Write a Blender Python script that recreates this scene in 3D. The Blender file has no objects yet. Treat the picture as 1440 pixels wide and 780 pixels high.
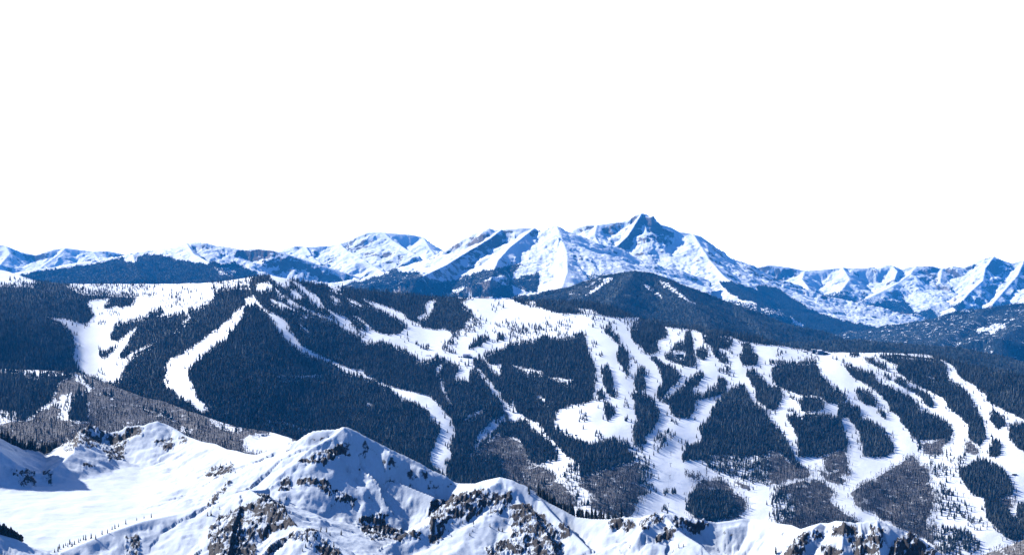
import bpy, bmesh, math, random
import numpy as np
from mathutils import Vector, Matrix

SC = bpy.context.scene
COL = SC.collection
R = math.radians

# ------------------------------------------------------------------ camera
F = 1978.0                     # focal length in photo pixels (photo is 1440 wide)
cam = bpy.data.cameras.new('camera')
cam.sensor_width = 36.0
cam.lens = F / 1440.0 * 36.0
cam.clip_start = 1.0
cam.clip_end = 200000.0
cam_o = bpy.data.objects.new('camera', cam)
COL.objects.link(cam_o)
cam_o.rotation_euler = (R(90), 0, 0)
SC.camera = cam_o

# ------------------------------------------------------------------ world, sun, exposure
SUN_EL, SUN_AZ = 36.0, -61.0   # azimuth from +Y, positive towards +X
EXPOSURE = 0.93
SKY_STRENGTH = 0.13
SUN_STRENGTH = 4.6
HAZE_DENSITY = 1.65e-5
HAZE_COLOR = (0.02, 0.36, 1.0)

world = bpy.data.worlds.new('World')
SC.world = world
world.use_nodes = True
nt = world.node_tree
nt.nodes.clear()
def nn(t, kind, **kw):
    n = t.nodes.new(kind)
    for k, v in kw.items():
        if k in n.inputs:
            n.inputs[k].default_value = v
        else:
            setattr(n, k, v)
    return n
out = nn(nt, 'ShaderNodeOutputWorld')
sky = nn(nt, 'ShaderNodeTexSky')
sky.sky_type = 'NISHITA'
sky.sun_disc = False
sky.sun_elevation = R(SUN_EL)
sky.sun_rotation = R(SUN_AZ)
sky.altitude = 3400.0
sky.air_density = 0.85
sky.dust_density = 0.0
sky.ozone_density = 10.0
bg = nn(nt, 'ShaderNodeBackground')
bg.inputs['Strength'].default_value = SKY_STRENGTH
nt.links.new(sky.outputs[0], bg.inputs['Color'])
# a bank of plain white sky, kept ahead only so shadows stay blue
bank = nn(nt, 'ShaderNodeBackground')
bank.inputs['Color'].default_value = (1, 1, 1, 1)
bank.inputs['Strength'].default_value = 2.2
tc = nn(nt, 'ShaderNodeTexCoord')
sep = nn(nt, 'ShaderNodeSeparateXYZ')
nt.links.new(tc.outputs['Generated'], sep.inputs[0])
def mrange(t, src, a, b, c=0.0, d=1.0):
    m = t.nodes.new('ShaderNodeMapRange')
    m.interpolation_type = 'SMOOTHSTEP'
    for i, v in zip((1, 2, 3, 4), (a, b, c, d)):
        m.inputs[i].default_value = v
    t.links.new(src, m.inputs[0])
    return m.outputs[0]
el_m = mrange(nt, sep.outputs['Z'], 0.24, 0.34, 1.0, 0.0)
az_m = mrange(nt, sep.outputs['Y'], 0.45, 0.75, 0.0, 1.0)
mul = nn(nt, 'ShaderNodeMath', operation='MULTIPLY')
nt.links.new(el_m, mul.inputs[0]); nt.links.new(az_m, mul.inputs[1])
mixw = nn(nt, 'ShaderNodeMixShader')
nt.links.new(mul.outputs[0], mixw.inputs[0])
nt.links.new(bg.outputs[0], mixw.inputs[1])
nt.links.new(bank.outputs[0], mixw.inputs[2])
nt.links.new(mixw.outputs[0], out.inputs['Surface'])

sun = bpy.data.lights.new('sun', 'SUN')
sun.energy = SUN_STRENGTH
sun.angle = R(0.5)
sun.color = (1.0, 0.955, 0.90)
sun_o = bpy.data.objects.new('sun', sun)
COL.objects.link(sun_o)
sd = Vector((math.cos(R(SUN_EL)) * math.sin(R(SUN_AZ)), math.cos(R(SUN_EL)) * math.cos(R(SUN_AZ)), math.sin(R(SUN_EL))))
sun_o.rotation_euler = sd.to_track_quat('Z', 'Y').to_euler()

SC.view_settings.view_transform = 'Standard'
SC.view_settings.look = 'None'
SC.view_settings.gamma = 1.0
SC.view_settings.use_curve_mapping = False
SC.view_settings.exposure = EXPOSURE
SC.render.engine = 'CYCLES'
SC.cycles.use_denoising = True
SC.cycles.max_bounces = 4
SC.cycles.diffuse_bounces = 0
SC.cycles.volume_bounces = 0
SC.cycles.use_adaptive_sampling = True
SC.cycles.adaptive_threshold = 0.01

# ------------------------------------------------------------------ helpers
def smooth(e0, e1, x):
    t = np.clip((x - e0) / (e1 - e0), 0, 1)
    return t * t * (3 - 2 * t)

def _hash(ix, iy, seed):
    h = (ix.astype(np.int64) * 374761393 + iy.astype(np.int64) * 668265263 + seed * 974634721) & 0xFFFFFFFF
    h = ((h ^ (h >> 13)) * 1274126177) & 0xFFFFFFFF
    h = (h ^ (h >> 16)) & 0xFFFFFFFF
    return h
def perlin(x, y, seed=0):
    ix = np.floor(x); iy = np.floor(y)
    fx = x - ix; fy = y - iy
    u = fx * fx * fx * (fx * (fx * 6 - 15) + 10); v = fy * fy * fy * (fy * (fy * 6 - 15) + 10)
    def g(dx, dy):
        a = _hash(ix + dx, iy + dy, seed).astype(np.float64) * (2 * math.pi / 4294967296.0)
        return np.cos(a) * (fx - dx) + np.sin(a) * (fy - dy)
    n = (g(0, 0) * (1 - u) + g(1, 0) * u) * (1 - v) + (g(0, 1) * (1 - u) + g(1, 1) * u) * v
    return n * 1.5
def fbm(x, y, octv=5, seed=0, gain=0.5, lac=2.03):
    s = 0; a = 1.0; t = 0
    for i in range(octv):
        s = s + a * perlin(x + 17.3 * i, y - 9.1 * i, seed + i); t += a; a *= gain; x = x * lac; y = y * lac
    return s / t
def ridged(x, y, octv=5, seed=0, gain=0.5, lac=2.07):
    s = 0; a = 1.0; t = 0
    for i in range(octv):
        s = s + a * (1 - np.abs(perlin(x + 11.7 * i, y + 5.3 * i, seed + i)) * 1.6); t += a; a *= gain; x = x * lac; y = y * lac
    return s / t

def raster(polys, x0=-160, x1=1600, y0=280, y1=860, base=0, sub=2):
    """paint class polygons (photo coordinates) in order on a grid; returns lookup(px, py)"""
    W = (x1 - x0) * sub; H = (y1 - y0) * sub
    img = np.full((H, W), base, np.int8)
    for cls, pts in polys:
        p = np.array(pts, float)
        lo = np.floor((p.min(0) - (x0, y0)) * sub).astype(int); hi = np.ceil((p.max(0) - (x0, y0)) * sub).astype(int) + 1
        lo = np.clip(lo, 0, (W, H)); hi = np.clip(hi, 0, (W, H))
        if hi[0] <= lo[0] or hi[1] <= lo[1]: continue
        X, Y = np.meshgrid((np.arange(lo[0], hi[0]) + .5) / sub + x0, (np.arange(lo[1], hi[1]) + .5) / sub + y0)
        ins = np.zeros(X.shape, bool)
        for (ax, ay), (bx, by) in zip(p, np.roll(p, -1, 0)):
            if ay == by: continue
            c = ((ay > Y) != (by > Y)) & (X < (bx - ax) * (Y - ay) / (by - ay) + ax)
            ins ^= c
        img[lo[1]:hi[1], lo[0]:hi[0]][ins] = cls
    def look(px, py):
        i = np.clip(((np.asarray(px) - x0) * sub).astype(int), 0, W - 1); j = np.clip(((np.asarray(py) - y0) * sub).astype(int), 0, H - 1)
        return img[j, i]
    return look
TILE = {'T1': (0, 280), 'T2': (360, 280), 'T3': (720, 280), 'T4': (1080, 280), 'T5': (0, 440), 'T6': (360, 440), 'T7': (720, 440),
        'T8': (1080, 440), 'B1': (0, 580), 'B2': (360, 580), 'B3': (720, 580), 'B4': (1080, 580)}
CLS = {'S': 0, 'F': 1, 'A': 2, 'P': 3, 'Q': 4, 'D': 5, 'R': 6, 'L': 7, 'M': 8}
def parse(text):
    res = []
    for line in text.strip().splitlines():
        w = line.split()
        if not w or w[0].startswith('#'): continue
        pts = [tuple(map(float, q.split(','))) for q in w[2:]]
        if w[1] != 'PX':
            ox, oy = TILE[w[1]]
            pts = [(ox + a / 3.9, oy + b / 3.9) for a, b in pts]
        res.append((CLS[w[0]], pts))
    return res

def mesh_obj(name, V, Fq, mat, attrs=None, kind=None, smooth_shade=True, parent=None):
    """link a numpy mesh: V (n,3), Fq (m,3 or 4) as ONE object"""
    me = bpy.data.meshes.new(name)
    V = np.ascontiguousarray(V, np.float32); Fq = np.ascontiguousarray(Fq, np.int32)
    k = Fq.shape[1]
    me.vertices.add(len(V)); me.vertices.foreach_set('co', V.ravel())
    me.loops.add(Fq.size); me.loops.foreach_set('vertex_index', Fq.ravel())
    me.polygons.add(len(Fq)); me.polygons.foreach_set('loop_start', np.arange(0, Fq.size, k, dtype=np.int32))
    me.polygons.foreach_set('use_smooth', np.full(len(Fq), smooth_shade, bool))
    for an, av in (attrs or {}).items():
        a = me.attributes.new(an, 'FLOAT', 'POINT')
        a.data.foreach_set('value', np.ascontiguousarray(av, np.float32).ravel())
    me.update(calc_edges=True)
    o = bpy.data.objects.new(name, me)
    if mat: me.materials.append(mat)
    COL.objects.link(o)
    if parent: o.parent = parent
    if kind: o['kind'] = kind
    return o
def grid_faces(nr, nc):
    i = np.arange(nr * nc, dtype=np.int32).reshape(nr, nc)
    return np.stack([i[:-1, :-1], i[:-1, 1:], i[1:, 1:], i[1:, :-1]], -1).reshape(-1, 4)

def unproj(px, py, Y):
    px = np.asarray(px, float); py = np.asarray(py, float); Y = np.asarray(Y, float)
    return np.stack([(px - 720) / F * Y, Y, (390 - py) / F * Y], -1)
def proj(x, y, z):
    return 720 + F * x / y, 390 - F * z / y

def skeleton(x, y, ridges, floor):
    """terrain height as the envelope of ridge lines that fall away on both sides.
    ridge: (points3d, slope on the left of its direction, slope on the right, depth scale)"""
    best = np.array(np.broadcast_to(floor, x.shape), dtype=float)
    d_b = np.full(x.shape, 400.0); s_b = np.zeros(x.shape); sid = np.zeros(x.shape)
    for rid, (P, sl, sr, H) in enumerate(ridges):
        acc = 0.0
        n = len(P) - 1
        for i, (a, b) in enumerate(zip(P[:-1], P[1:])):
            ex, ey = b[0] - a[0], b[1] - a[1]
            L2 = ex * ex + ey * ey + 1e-9
            t = np.clip(((x - a[0]) * ex + (y - a[1]) * ey) / L2, 0, 1)
            dx = x - a[0] - t * ex; dy = y - a[1] - t * ey
            d = np.sqrt(dx * dx + dy * dy)
            side = ex * dy - ey * dx
            w = np.clip(side / (np.sqrt(L2) * (d + 1e-6)), -1, 1) * .5 + .5
            sl_ = sl * w + sr * (1 - w)
            if i == 0: sl_ = np.where(t <= 0, max(sl, sr, .7) * 1.5, sl_)      # ridge ends are blunt
            if i == n - 1: sl_ = np.where(t >= 1, max(sl, sr, .7) * 1.5, sl_)
            z = a[2] + (b[2] - a[2]) * t - .6 * H * (1 - np.exp(-sl_ * d / H)) - .4 * sl_ * d
            m = z > best
            best = np.where(m, z, best); d_b = np.where(m, d, d_b)
            s_b = np.where(m, acc + t * math.sqrt(L2) + rid * 3137.0 + np.where(side > 0, 517.0, 0), s_b)
            sid = np.where(m, np.where(side > 0, rid + .5, rid), sid)
            acc += math.sqrt(L2)
    return best, d_b, s_b, sid
def ridge(pts, sl, sr, H):
    p = np.array(pts, float)
    if p.shape[1] == 2: raise ValueError
    return (unproj(p[:, 0], p[:, 1], p[:, 2]), sl, sr, H)
def crest(pts, Y, sl, sr, H):
    p = np.array(pts, float)
    return (unproj(p[:, 0], p[:, 1], np.full(len(p), float(Y)) if np.isscalar(Y) else np.interp(p[:, 0], Y[0], Y[1])), sl, sr, H)

# ------------------------------------------------------------------ materials
def new_mat(name):
    m = bpy.data.materials.new(name); m.use_nodes = True
    t = m.node_tree; t.nodes.clear()
    o = nn(t, 'ShaderNodeOutputMaterial'); b = nn(t, 'ShaderNodeBsdfPrincipled')
    t.links.new(b.outputs[0], o.inputs['Surface'])
    b.inputs['Roughness'].default_value = 0.8
    if 'Specular IOR Level' in b.inputs: b.inputs['Specular IOR Level'].default_value = 0.15
    return m, t, b
def noise_node(t, scale, detail=6.0, rough=0.6, vec=None, dist=0.0):
    n = nn(t, 'ShaderNodeTexNoise'); n.inputs['Scale'].default_value = scale
    n.inputs['Detail'].default_value = detail; n.inputs['Roughness'].default_value = rough; n.inputs['Distortion'].default_value = dist
    if vec is not None: t.links.new(vec, n.inputs['Vector'])
    return n.outputs[0]
def attr_node(t, name):
    n = nn(t, 'ShaderNodeAttribute'); n.attribute_name = name; return n.outputs['Fac']
def math_node(t, op, a, b):
    n = nn(t, 'ShaderNodeMath', operation=op)
    for i, v in enumerate((a, b)):
        if isinstance(v, (int, float)): n.inputs[i].default_value = v
        else: t.links.new(v, n.inputs[i])
    return n.outputs[0]
def mix_col(t, fac, a, b):
    n = nn(t, 'ShaderNodeMix', data_type='RGBA')
    t.links.new(fac, n.inputs[0])
    for i, v in ((6, a), (7, b)):
        if isinstance(v, tuple): n.inputs[i].default_value = v + (1,)
        else: t.links.new(v, n.inputs[i])
    return n.outputs[2]
SNOW = (0.885, 0.925, 0.975)
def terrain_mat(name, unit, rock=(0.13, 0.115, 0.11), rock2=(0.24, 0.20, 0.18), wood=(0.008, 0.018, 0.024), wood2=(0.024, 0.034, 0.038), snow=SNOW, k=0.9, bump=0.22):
    """snow, with rock, wood and painted tree shade where the terrain carries them; unit = size in metres of the finest patches"""
    m, t, b = new_mat(name)
    tc = nn(t, 'ShaderNodeTexCoord'); v = tc.outputs['Object']
    n1 = noise_node(t, 0.11 / unit, 7, 0.68, v)
    n2 = noise_node(t, 0.25 / unit, 5, 0.7, v)
    mp = nn(t, 'ShaderNodeMapping'); mp.inputs['Scale'].default_value = (1.0, .30, 1.0); t.links.new(v, mp.inputs['Vector'])
    n3 = noise_node(t, 0.05 / unit, 6, 0.65, mp.outputs[0])
    rk = math_node(t, 'ADD', attr_node(t, 'rock'), math_node(t, 'MULTIPLY', math_node(t, 'SUBTRACT', n1, 0.5), k * 2))
    rkm = mrange(t, rk, 0.46, 0.60)
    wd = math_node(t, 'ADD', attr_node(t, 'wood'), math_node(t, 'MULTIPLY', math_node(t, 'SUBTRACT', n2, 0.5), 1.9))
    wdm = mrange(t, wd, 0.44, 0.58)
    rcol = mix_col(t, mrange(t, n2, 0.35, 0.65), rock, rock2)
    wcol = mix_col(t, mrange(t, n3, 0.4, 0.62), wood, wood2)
    scol = mix_col(t, mrange(t, n3, 0.3, 0.7), snow, tuple(q * .88 for q in snow))
    c = mix_col(t, rkm, scol, rcol)
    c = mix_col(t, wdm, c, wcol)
    br = math_node(t, 'ADD', attr_node(t, 'brush'), math_node(t, 'MULTIPLY', math_node(t, 'SUBTRACT', n2, 0.5), 2.2))
    c = mix_col(t, mrange(t, br, 0.40, 0.75, 0, .92), c, mix_col(t, mrange(t, n1, .35, .65), (0.06, 0.055, 0.057), (0.125, 0.112, 0.108)))
    t.links.new(c, b.inputs['Base Color'])
    bp = nn(t, 'ShaderNodeBump'); bp.inputs['Strength'].default_value = bump; bp.inputs['Distance'].default_value = unit * 1.2
    hh = math_node(t, 'ADD', n2, math_node(t, 'MULTIPLY', math_node(t, 'ADD', rkm, wdm), n1))
    t.links.new(hh, bp.inputs['Height'])
    t.links.new(bp.outputs[0], b.inputs['Normal'])
    return m

SKI_CREST = [(-160, 384), (-60, 380), (-20, 378), (0, 379.5), (14, 382.5), (30, 388), (48, 394), (92, 399), (180, 399), (250, 399), (300, 397), (330, 393), (355, 389), (378, 386.5), (400, 391), (440, 399), (480, 404), (520, 408), (560, 412), (600, 416), (650, 419), (720, 421), (770, 423), (830, 424), (850, 428), (870, 434), (890, 443), (905, 449), (940, 454), (1000, 463), (1060, 473), (1100, 483), (1150, 495), (1200, 495.5), (1250, 496), (1300, 498), (1320, 501), (1360, 513), (1400, 521), (1440, 528), (1540, 548), (1600, 560)]

# ------------------------------------------------------------------ the far mountains
def fan(px0, px1, step, Ys):
    px = np.arange(px0, px1 + step, step, dtype=float)
    Y = np.repeat(np.asarray(Ys, float)[:, None], len(px), 1)
    u = (px - 720) / F
    return px, u, Y, u[None, :] * Y
def slopes(u, Y, Z):
    du = np.gradient(Z, axis=1) / np.gradient(u)[None, :]
    zx = du / Y
    zyu = np.gradient(Z, axis=0) / np.gradient(Y, axis=0)
    return zx, zyu - u[None, :] * zx

def mountain(name, ridges, pxr, Yr, floor, step=1.1, rows=230, ygamma=1.0, amp=90.0, flute=60.0, wl=420.0, cut=120.0, warp=0.42,
             polys=None, unit=30.0, rock_s=(0.55, 1.15), rock_k=0.46, rock0=0.13, seed=0, mat=None, jag=6.0, canopy=0.0, noise_h=1.0, crag=1.0):
    t = np.linspace(0, 1, rows) ** ygamma
    Ys = Yr[0] + (Yr[1] - Yr[0]) * t
    px, u, Y, X = fan(pxr[0], pxr[1], step, Ys)
    wx = fbm(X / wl, Y / wl, 4, seed + 3) * wl * warp; wy = fbm(X / wl + 40, Y / wl - 17, 4, seed + 4) * wl * warp
    fl = floor if np.isscalar(floor) else floor(X, Y)
    Z0, d, s, sid = skeleton(X, Y, ridges, -1e9)
    Z1, d1, s, sid = skeleton(X + wx, Y + wy, ridges, fl)
    w = smooth(0, cut * 1.5, d)
    Z = Z0 * (1 - w) + np.maximum(Z1, fl) * w
    Z = np.maximum(Z, fl + 0 * Z)
    grow = smooth(0, cut * 3, d1)
    # ribs and gullies running down from the ridge lines
    sw = s + fbm(X / (wl * .5), Y / (wl * .5), 3, seed + 9) * wl * .35
    rib = ridged(sw / (wl * .55), sid * 3.7 + d1 / (wl * 9), 3, seed + 5, .5)
    Z = Z + (rib - 0.75) * flute * .5 * grow
    rib2 = ridged((s + fbm(X / (wl * .2), Y / (wl * .2), 3, seed + 19) * wl * .12) / (wl * .17), sid * 2.3 + d1 / (wl * 3), 2, seed + 15, .5)
    Z = Z + (rib2 - .7) * flute * .30 * smooth(0, cut * 1.2, d1)
    Z = Z + (ridged(X / (wl * 1.7), Y / (wl * 1.7), 4, seed + 6, .45) - 0.72) * amp * .5 * grow
    Z = Z + fbm(X / (wl * .12), Y / (wl * .12), 4, seed + 7) * jag * .6 * noise_h
    Z = Z + (ridged(X / (wl * .33), Y / (wl * .33), 3, seed + 8, .5) - .7) * amp * .16 * grow * crag
    zx, zy = slopes(u, Y, Z)
    sl = np.sqrt(zx * zx + zy * zy)
    rock = rock0 + rock_k * smooth(rock_s[0], rock_s[1], sl) - .06 + 0.25 * fbm(X / (wl * 1.3), Y / (wl * 1.3), 3, seed + 11)
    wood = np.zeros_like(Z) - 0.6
    PX, PY = proj(X, Y, Z)
    if polys:
        look = raster(parse(polys))
        jx = fbm(PX / 9, PY / 5, 3, seed + 20) * 5; jy = fbm(PX / 9 + 50, PY / 5, 3, seed + 21) * 3
        c = look(PX + jx, PY + jy)
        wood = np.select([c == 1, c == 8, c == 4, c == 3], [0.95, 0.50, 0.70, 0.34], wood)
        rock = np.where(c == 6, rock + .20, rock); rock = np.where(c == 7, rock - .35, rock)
        rock = np.where(c == 1, 0, rock)
        if canopy:
            Z = Z + np.where(c == 1, 1, np.where(c == 0, 0, .6)) * fbm(X / 26, Y / 60, 3, seed + 30) * canopy
        PX, PY = proj(X, Y, Z)
        area = np.abs(np.gradient(PX, axis=1) * np.gradient(PY, axis=0))
        ym = Y.mean()
        sp = 2.3 * (11000 / ym) * .9; lam = area / (sp * sp * .55) * np.select([c == 1, c == 4, c == 8, c == 3], [1.0, .55, .42, .12], 0.0)
        front = np.gradient(PY, axis=0) < 0          # only the side that faces the valley
        vis = PY < np.interp(PX, [p[0] for p in SKI_CREST], [p[1] for p in SKI_CREST]) + 5
        seen = PY <= np.minimum.accumulate(PY, axis=0) + 3
        rs = np.random.default_rng(seed + 50)
        num = rs.poisson(np.clip(np.where(front & vis & seen & (PX > -60) & (PX < 1500), lam, 0), 0, 12))
        i, j = np.nonzero(num); rep = num[i, j]; i = np.repeat(i, rep); j = np.repeat(j, rep)
        fi = np.clip(i + rs.uniform(-.5, .5, len(i)), 0, Z.shape[0] - 1.001); fj = np.clip(j + rs.uniform(-.5, .5, len(j)), 0, Z.shape[1] - 1.001)
        a = fi.astype(int); b2 = fj.astype(int); ta = fi - a; tb = fj - b2
        bil = lambda M: (M[a, b2] * (1 - ta) * (1 - tb) + M[a + 1, b2] * ta * (1 - tb) + M[a, b2 + 1] * (1 - ta) * tb + M[a + 1, b2 + 1] * ta * tb)
        FAR_TREES.append(np.stack([bil(X), bil(Y), bil(Z)], -1))
    V = np.stack([X, Y, Z], -1).reshape(-1, 3)
    return mesh_obj(name, V, grid_faces(*Z.shape), mat, {'rock': rock, 'wood': wood, 'brush': np.full(Z.shape, -1.0)}, 'structure')

FAR_TREES = []
def build_far():
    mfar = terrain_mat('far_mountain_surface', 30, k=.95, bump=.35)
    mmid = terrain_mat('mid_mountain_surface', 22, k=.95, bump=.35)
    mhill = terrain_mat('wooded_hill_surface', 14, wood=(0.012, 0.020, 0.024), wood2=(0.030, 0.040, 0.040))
    # snowy range at the far left
    Y = 30000
    mountain('snowy_mountain', [
        crest([(-260, 352), (-150, 350), (-60, 345), (0, 344), (8, 345), (20, 350), (30, 354), (50, 358), (62, 354), (75, 350), (92, 348), (110, 350), (130, 353), (150, 352), (165, 355), (200, 361), (260, 369), (330, 380)], Y, .6, .95, 1000),
        ridge([(92, 348, Y), (82, 358, Y - 500), (62, 372, Y - 1200), (40, 392, Y - 2200)], .5, .45, 700),
        ridge([(130, 353, Y), (138, 362, Y - 500), (125, 380, Y - 1400)], .5, .5, 700),
        ridge([(8, 345, Y), (14, 356, Y - 500), (0, 372, Y - 1300)], .6, .5, 700)],
        (-240, 340), (27000, 31500), -300, rows=170, amp=110, flute=80, wl=700, cut=160, unit=42, seed=100, mat=mfar, rock_k=.45, jag=10)
    # pale dome behind the blue ridge
    Y = 26500
    mountain('snowy_mountain', [
        crest([(300, 372), (340, 366), (380, 357), (400, 350), (415, 345), (430, 346.5), (445, 345.5), (465, 344.5), (478, 342), (490, 338), (500, 333), (515, 326.5), (535, 326), (560, 328), (580, 329.5), (595, 333), (610, 341), (625, 349), (650, 362), (700, 385), (760, 410)], Y, .6, .95, 1200),
        ridge([(478, 342, Y), (486, 349, Y - 500), (500, 358, Y - 1100), (530, 376, Y - 2000), (560, 396, Y - 3200)], .9, .35, 800),
        ridge([(540, 326.5, Y), (553, 338, Y - 400), (570, 349, Y - 900), (590, 360, Y - 1500)], 1.0, .42, 800),
        ridge([(595, 333, Y), (605, 350, Y - 700), (618, 366, Y - 1500)], .5, .4, 800),
        ridge([(430, 346, Y), (438, 358, Y - 600), (452, 370, Y - 1300)], .9, .35, 800)],
        (290, 780), (22800, 28000), -260, rows=210, amp=100, flute=80, wl=620, cut=140, unit=36, seed=140, mat=mfar, jag=9,
        polys="L PX 520,330 560,328 620,348 650,365 600,360 560,340\nL PX 415,344 475,342 455,352 430,350\nR PX 480,345 520,345 580,360 560,372 520,370")
    # blue ridge at the left, wooded below
    Y = 20500
    mountain('wooded_mountain', [
        crest([(0, 398), (60, 392), (120, 384), (150, 372), (175, 358), (200, 354), (230, 351.5), (250, 346.5), (262, 341.5), (275, 340), (290, 341), (305, 345), (325, 347.5), (342, 350.5)], Y, .7, .42, 900),
        crest([(342, 350.5), (360, 349), (378, 350.5), (400, 355), (420, 362), (450, 372), (480, 381), (520, 394), (560, 410)], Y, .7, .85, 900),
        ridge([(262, 341, Y), (272, 356, Y - 1000), (300, 372, Y - 2100), (330, 392, Y - 3600)], .75, .22, 700),
        ridge([(185, 355, Y), (190, 370, Y - 1500), (200, 392, Y - 3800)], .4, .25, 700)],
        (0, 580), (16000, 22000), -260, rows=240, amp=70, flute=70, wl=420, cut=110, unit=26, seed=180, mat=mmid, jag=8, canopy=10,
        polys="""F T1 -40,470 200,395 400,372 560,345 680,318 760,320 800,300 900,312 960,328 1060,345 1120,355 1180,345 1230,360 1280,345 1350,380 1404,400 1500,520 -40,520
S T1 680,322 740,305 790,300 760,320 730,348 700,345
M T1 1170,370 1260,375 1300,400 1290,425 1200,410
R T1 1000,240 1120,235 1300,270 1404,290 1404,400 1250,330
R T2 0,270 400,330 520,420 500,470 0,400
S T2 370,370 430,370 480,400 500,420 470,440 420,410""")
    # long white massif in the middle with its rounded dome
    Y = 20500
    mountain('snowy_mountain', [
        crest([(470, 425), (500, 412), (540, 396), (575, 376), (610, 359), (635, 346), (650, 336), (665, 328), (680, 322.5), (688, 320), (695, 322.5), (715, 321.5), (735, 319.5), (752, 320), (758, 325), (765, 322.5), (775, 317.5), (783, 317), (795, 322), (810, 331), (830, 343), (850, 356), (870, 367), (893, 380), (930, 402), (980, 430)], Y, .65, .9, 1100),
        ridge([(706, 322, Y), (690, 334, Y - 350), (672, 345, Y - 700), (650, 358, Y - 1200), (628, 372, Y - 1900), (585, 392, Y - 3200)], 1.05, .38, 900),
        ridge([(752, 320, Y), (735, 333, Y - 500), (716, 348, Y - 1100), (700, 366, Y - 1900), (690, 392, Y - 3200)], .8, .42, 900),
        ridge([(783, 317, Y), (789, 332, Y - 500), (797, 354, Y - 1300), (798, 382, Y - 2400), (788, 410, Y - 3800)], .44, .33, 1000),
        ridge([(585, 372, Y), (560, 388, Y - 1100), (520, 400, Y - 2600)], .5, .4, 600)],
        (460, 1000), (15500, 22000), -330, rows=280, amp=70, flute=60, wl=460, cut=130, unit=28, seed=220, mat=mmid, jag=6, canopy=9, rock_k=.5,
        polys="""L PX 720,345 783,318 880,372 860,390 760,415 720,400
Q T2 480,475 560,440 640,405 700,385 760,372 800,405 850,395 900,400 930,440 1020,458 1120,430 1250,390 1404,360 1404,540 480,540
S T2 540,455 600,425 650,405 720,390 720,405 640,425 570,455
P T2 1060,500 1180,480 1280,430 1404,400 1404,470 1300,490 1180,510 1080,510
F T2 1300,490 1404,470 1404,540 1300,530
Q T3 -20,360 60,355 20,390 0,440 150,400 160,440 140,480 140,540 -20,540
S T3 0,470 60,500 130,510 120,530 20,530
M T3 400,420 510,410 510,425 420,440
R T2 1120,330 1200,250 1330,200 1370,210 1320,260 1200,330
R T3 260,280 340,270 480,340 560,390 470,400""")
    # the pointed peak
    Y = 24000
    mountain('mountain_peak', [
        crest([(740, 352), (780, 337), (800, 325.5), (812, 319.5), (825, 316), (840, 315.5), (860, 312.5), (880, 310.5), (887, 306.5)], Y, .7, .95, 1300),
        crest([(887, 306.5), (895, 301), (903, 299), (910, 300.5), (918, 306.5), (928, 314.5), (945, 319.5), (954, 325)], Y, .7, 1.35, 1500),
        crest([(954, 325), (970, 327.5), (985, 331.5), (1000, 342), (1020, 354.5), (1040, 366), (1060, 380)], Y, .7, .95, 1300),
        ridge([(1060, 380, Y), (1080, 393, Y - 300), (1100, 406, Y - 700), (1130, 426, Y - 1400), (1160, 446, Y - 2200), (1200, 467, Y - 3200), (1250, 485, Y - 4300), (1300, 500, Y - 5200)], .6, .62, 1300),
        ridge([(903, 299, Y), (894, 314, Y - 250), (884, 330, Y - 550), (868, 346, Y - 900), (850, 358, Y - 1300)], 1.5, .42, 1300),
        ridge([(907, 315, Y - 190), (909, 324, Y - 360), (905, 342, Y - 660), (912, 360, Y - 1000)], .75, .55, 900),
        ridge([(975, 328.5, Y), (985, 345, Y - 700), (998, 365, Y - 1500), (1018, 388, Y - 2600), (1050, 412, Y - 3900), (1090, 440, Y - 5400)], .62, .26, 1200),
        ridge([(840, 315, Y), (836, 330, Y - 500), (845, 348, Y - 1100)], .5, .4, 800)],
        (760, 1300), (18000, 25500), -1050, rows=300, amp=80, flute=75, wl=430, cut=110, unit=26, seed=260, mat=mmid, crag=.6, jag=7, canopy=9,
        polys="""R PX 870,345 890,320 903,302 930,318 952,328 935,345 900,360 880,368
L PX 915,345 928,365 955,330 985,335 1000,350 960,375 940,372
F T3 1130,455 1200,450 1290,480 1404,520 1404,580 1340,570 1260,550 1200,520
M T3 980,440 1090,540 1210,560 1300,570 1404,600 1404,740 1000,740
F T4 -60,470 40,480 130,540 220,595 290,630 420,665 560,695 700,740 700,860 -60,800
M T4 -40,590 60,600 110,650 100,700 -40,680
P T4 120,640 200,690 190,710 130,680""")
    # white range at the right
    Y = 31000
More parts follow.
